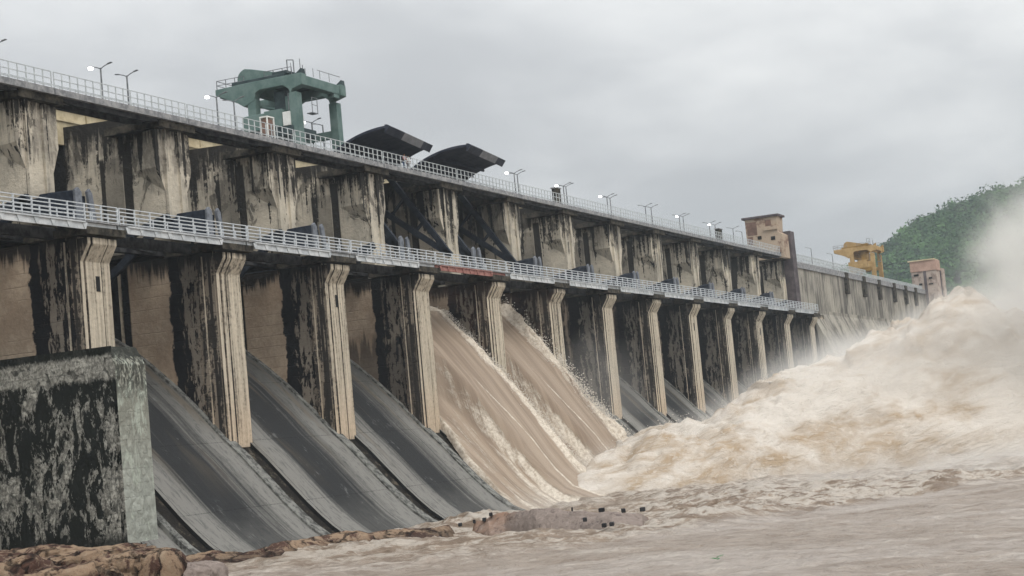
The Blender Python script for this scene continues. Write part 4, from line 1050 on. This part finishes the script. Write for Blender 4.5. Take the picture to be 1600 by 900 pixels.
# ---------------------------------------------------------------- spray volume
def mist():
    me = bpy.data.meshes.new('spray_mist'); me.from_pydata([(44, -6, -8), (45, -6, -8), (45, -7, -8)], [], [(0, 1, 2)])
    o = bpy.data.objects.new('spray_mist', me); COL.objects.link(o)
    tag(o, 'pale drifting spray cloud around the plume and in front of the far piers', 'spray', None, 'stuff')
    m = bpy.data.materials.new('spray'); m.use_nodes = True; nt = m.node_tree; nt.nodes.clear()
    out = nt.nodes.new('ShaderNodeOutputMaterial'); pv = nt.nodes.new('ShaderNodeVolumePrincipled')
    pv.inputs['Color'].default_value = (0.95, 0.937, 0.91, 1); pv.inputs['Density'].default_value = 1.0; pv.inputs['Anisotropy'].default_value = 0.1
    nt.links.new(pv.outputs[0], out.inputs['Volume'])
    ng = bpy.data.node_groups.new('spray_field', 'GeometryNodeTree')
    ng.interface.new_socket('Geometry', in_out='INPUT', socket_type='NodeSocketGeometry')
    ng.interface.new_socket('Geometry', in_out='OUTPUT', socket_type='NodeSocketGeometry')
    g = G(ng); gout = g.n('NodeGroupOutput'); vc = g.n('GeometryNodeVolumeCube')
    P, x, y, z = g.pos()
    my = y*-1.0
    top = None
    # piecewise linear silhouette height and near edge
    def pl(v, pts):
        e = None
        for (a, fa), (b, fb) in zip(pts[:-1], pts[1:]):
            o_ = g.n('ShaderNodeMapRange'); g.put(o_.inputs[0], v); o_.inputs[1].default_value = a; o_.inputs[2].default_value = b
            o_.inputs[3].default_value = 0; o_.inputs[4].default_value = fb-fa
            e = S(g, o_.outputs[0]) if e is None else e + S(g, o_.outputs[0])
        return e + pts[0][1]
    top = pl(my, [(5, -7.5), (9, -4.4), (18, -1.7), (25, 1.3), (32, 5.0), (42, 7.8), (50, 8.6), (80, 4)])
    xn = pl(my, [(5, 60), (10, 57), (20, 61), (28, 66), (40, 75), (60, 80), (80, 82)])
    rise = g.ss(x, xn - 1.0, xn + 14.0)
    Hh = (top + 9.2)*rise
    n = g.noise(P, 0.10, 5, 0.6, 0.3); n2 = g.noise(P, 0.33, 4, 0.6, 0.2)
    depth = (Hh - 8.6 - z) + (n - 0.5)*9.0 + (n2 - 0.5)*3.5       # positive inside the envelope
    shell = g.ss(depth, -2.0, 3.0)*(0.062 + g.ss(my, 22.0, 50.0)*0.12)
    # rising cloud toward the right of the frame
    ex = (x - 105.0)/30.0; ey = (y + 65.0)/24.0; ez = (z - 6.5)/20.3
    rr = ex*ex + ey*ey + ez*ez
    cl = g.ss(rr + (n-0.5)*2.2 + (n2-0.5)*0.9, 1.04, 0.33)*0.09*g.ss(x, xn - 1.0, xn + 9.0)
    # thin veil drifting along the piers beyond the plume
    fx = (x - 165.0)/48.0; fy = (y + 13.0)/13.0; fz = (z + 3.0)/14.0
    r3 = fx*fx + fy*fy + fz*fz
    ve = g.ss(r3 + (n-0.5)*1.2, 1.15, 0.2)*0.028
    gx = (x - 84.0)/9.0; gy = (y + 4.0)/7.0; gz = (z - 2.0)/9.0       # spray off the right torrent
    r4 = gx*gx + gy*gy + gz*gz
    v4 = g.ss(r4 + (n2-0.5)*1.6, 1.0, 0.2)*0.015
    den = shell.mx(cl) + ve + v4
    g.put(vc.inputs['Density'], den)
    vc.inputs['Background'].default_value = 0
    mn, mx = (44, -92, -10), (215, 4, 34)
    vc.inputs['Min'].default_value = mn; vc.inputs['Max'].default_value = mx
    vs = 0.75
    for k, nm in enumerate(('Resolution X', 'Resolution Y', 'Resolution Z')): vc.inputs[nm].default_value = int((mx[k]-mn[k])/vs)
    sm = g.n('GeometryNodeSetMaterial'); sm.inputs['Material'].default_value = m
    ng.links.new(vc.outputs[0], sm.inputs[0]); ng.links.new(sm.outputs[0], gout.inputs[0])
    md = o.modifiers.new('spray', 'NODES'); md.node_group = ng
    me.materials.append(m)
mist()

# ---------------------------------------------------------------- forested hill
def hill():
    D0 = 1150.0
    # ridge line traced far behind the dam, from left foot to beyond the frame
    RP = [(1290, 430), (1340, 404), (1378, 380), (1410, 352), (1440, 334), (1480, 316), (1520, 303), (1560, 290), (1600, 282), (1700, 262), (1900, 235), (2200, 260)]
    n = 140; s = np.linspace(0, 1, n)
    pts = [pix_at(a + 12, b + 20, D0 + (a-1300)*0.25) for a, b in RP]
    k = np.linspace(0, 1, len(pts))
    rx = np.interp(s, k, [p.x for p in pts]); ry = np.interp(s, k, [p.y for p in pts]); rz_ = np.interp(s, k, [p.z for p in pts])
    t = np.linspace(-0.6, 1, 90)
    # slope faces the camera: descends toward it
    Sg, Tg = np.meshgrid(s, t, indexing='ij')
    dirx, diry = -math.cos(YAW-0.27), -math.sin(YAW-0.27)
    run = 260*Tg
    X = rx[:, None] + dirx*run; Y = ry[:, None] + diry*run
    X = X*1.0; base = -12
    prof = np.where(Tg > 0, 1-Tg**0.9, 1-(-Tg)*0.8)
    Z = base + (rz_[:, None]-base)*prof + 5*fbm(X*0.012, Y*0.012, 0, 4, 77)*np.clip(np.abs(Tg)*8, 0, 1)
    gm = mat('hill_soil', simple((0.02, 0.035, 0.018), (0.04, 0.055, 0.028), 0.05, 0.95))
    o = grid_obj('hill', X, Y, Z, gm); tag(o, kind='structure')
    # tree crowns: scattered leaf facets in bumpy domes
    NT = 2300
    si = RNG.uniform(0, n-1.001, NT); ti = RNG.uniform(30, 89-0.001, NT)
    i0 = si.astype(int); j0 = ti.astype(int)
    cx, cy, cz = X[i0, j0], Y[i0, j0], Z[i0, j0]
    vis = np.ones(NT, bool)
    V_, F_, C_ = [], [], []
    for a in range(NT):
        R0 = RNG.uniform(4.2, 7.8)*(1.25 if RNG.random() < 0.1 else 1); nl = 150
        u_ = RNG.uniform(0, 2*np.pi, nl); w_ = RNG.uniform(-0.3, 1, nl)
        lob = 1 + 0.28*np.sin(u_*3 + a) * np.cos(w_*4 + a*2)
        rr = R0*lob*RNG.uniform(0.75, 1.05, nl); sq = np.sqrt(np.clip(1-w_**2, 0, 1))
        px = cx[a] + rr*sq*np.cos(u_); py = cy[a] + rr*sq*np.sin(u_); pz = cz[a] + R0*0.55 + rr*w_*0.95
        nrm = np.stack([sq*np.cos(u_), sq*np.sin(u_), w_], 1) + RNG.normal(0, 0.35, (nl, 3)); nrm /= np.linalg.norm(nrm, axis=1)[:, None]
        h_ = np.cross(nrm, RNG.normal(0, 1, (nl, 3))); h_ /= np.linalg.norm(h_, axis=1)[:, None]; b_ = np.cross(nrm, h_)
        sz = RNG.uniform(0.6, 1.35, nl)[:, None]; c = np.stack([px, py, pz], 1)
        q = np.stack([c-h_*sz, c-b_*sz*0.8, c+h_*sz, c+b_*sz*0.8], 1).reshape(-1, 3)
        V_.append(q); C_.append(np.full(nl*4, RNG.random()))
    V_ = np.concatenate(V_); nq = len(V_)//4
    me = bpy.data.meshes.new('hill_forest'); me.vertices.add(len(V_)); me.vertices.foreach_set('co', V_.ravel())
    me.loops.add(nq*4); me.loops.foreach_set('vertex_index', np.arange(nq*4)); me.polygons.add(nq)
    me.polygons.foreach_set('loop_start', np.arange(nq)*4); me.polygons.foreach_set('loop_total', np.full(nq, 4)); me.update()
    at = me.attributes.new('tint', 'FLOAT', 'POINT'); at.data.foreach_set('value', np.concatenate(C_))
    def fn(g):
        P, x, y, z = g.pos(); a_ = S(g, g.n('ShaderNodeAttribute', attribute_name='tint').outputs['Fac'])
        nn = g.noise(P, 0.35, 4, 0.6); n2 = g.noise(P, 0.02, 3, 0.5)
        c = g.mix(a_*0.8 + (n2-0.5)*1.0, (0.024, 0.064, 0.022), (0.10, 0.195, 0.064))
        return g.mix(g.ss(nn, 0.4, 0.7)*0.5, c, (0.020, 0.048, 0.020))
    me.materials.append(mat('forest_leaves', fn, 0.8))
    o = bpy.data.objects.new('hill_forest', me); COL.objects.link(o)
    tag(o, 'dense green forest covering the hillside beyond the dam', 'forest', None, 'stuff')
hill()

# ---------------------------------------------------------------- haze
hz = MB().box(-180, 1900, -900, 900, -13.5, 230)
hm = bpy.data.materials.new('haze_air'); hm.use_nodes = True; hm.node_tree.nodes.clear()
_o = hm.node_tree.nodes.new('ShaderNodeOutputMaterial'); _v = hm.node_tree.nodes.new('ShaderNodeVolumePrincipled')
_v.inputs['Color'].default_value = (0.82, 0.92, 1.0, 1); _v.inputs['Density'].default_value = 0.00016
hm.node_tree.links.new(_v.outputs[0], _o.inputs['Volume'])
ho = hz.build('haze', hm); tag(ho, kind='stuff')
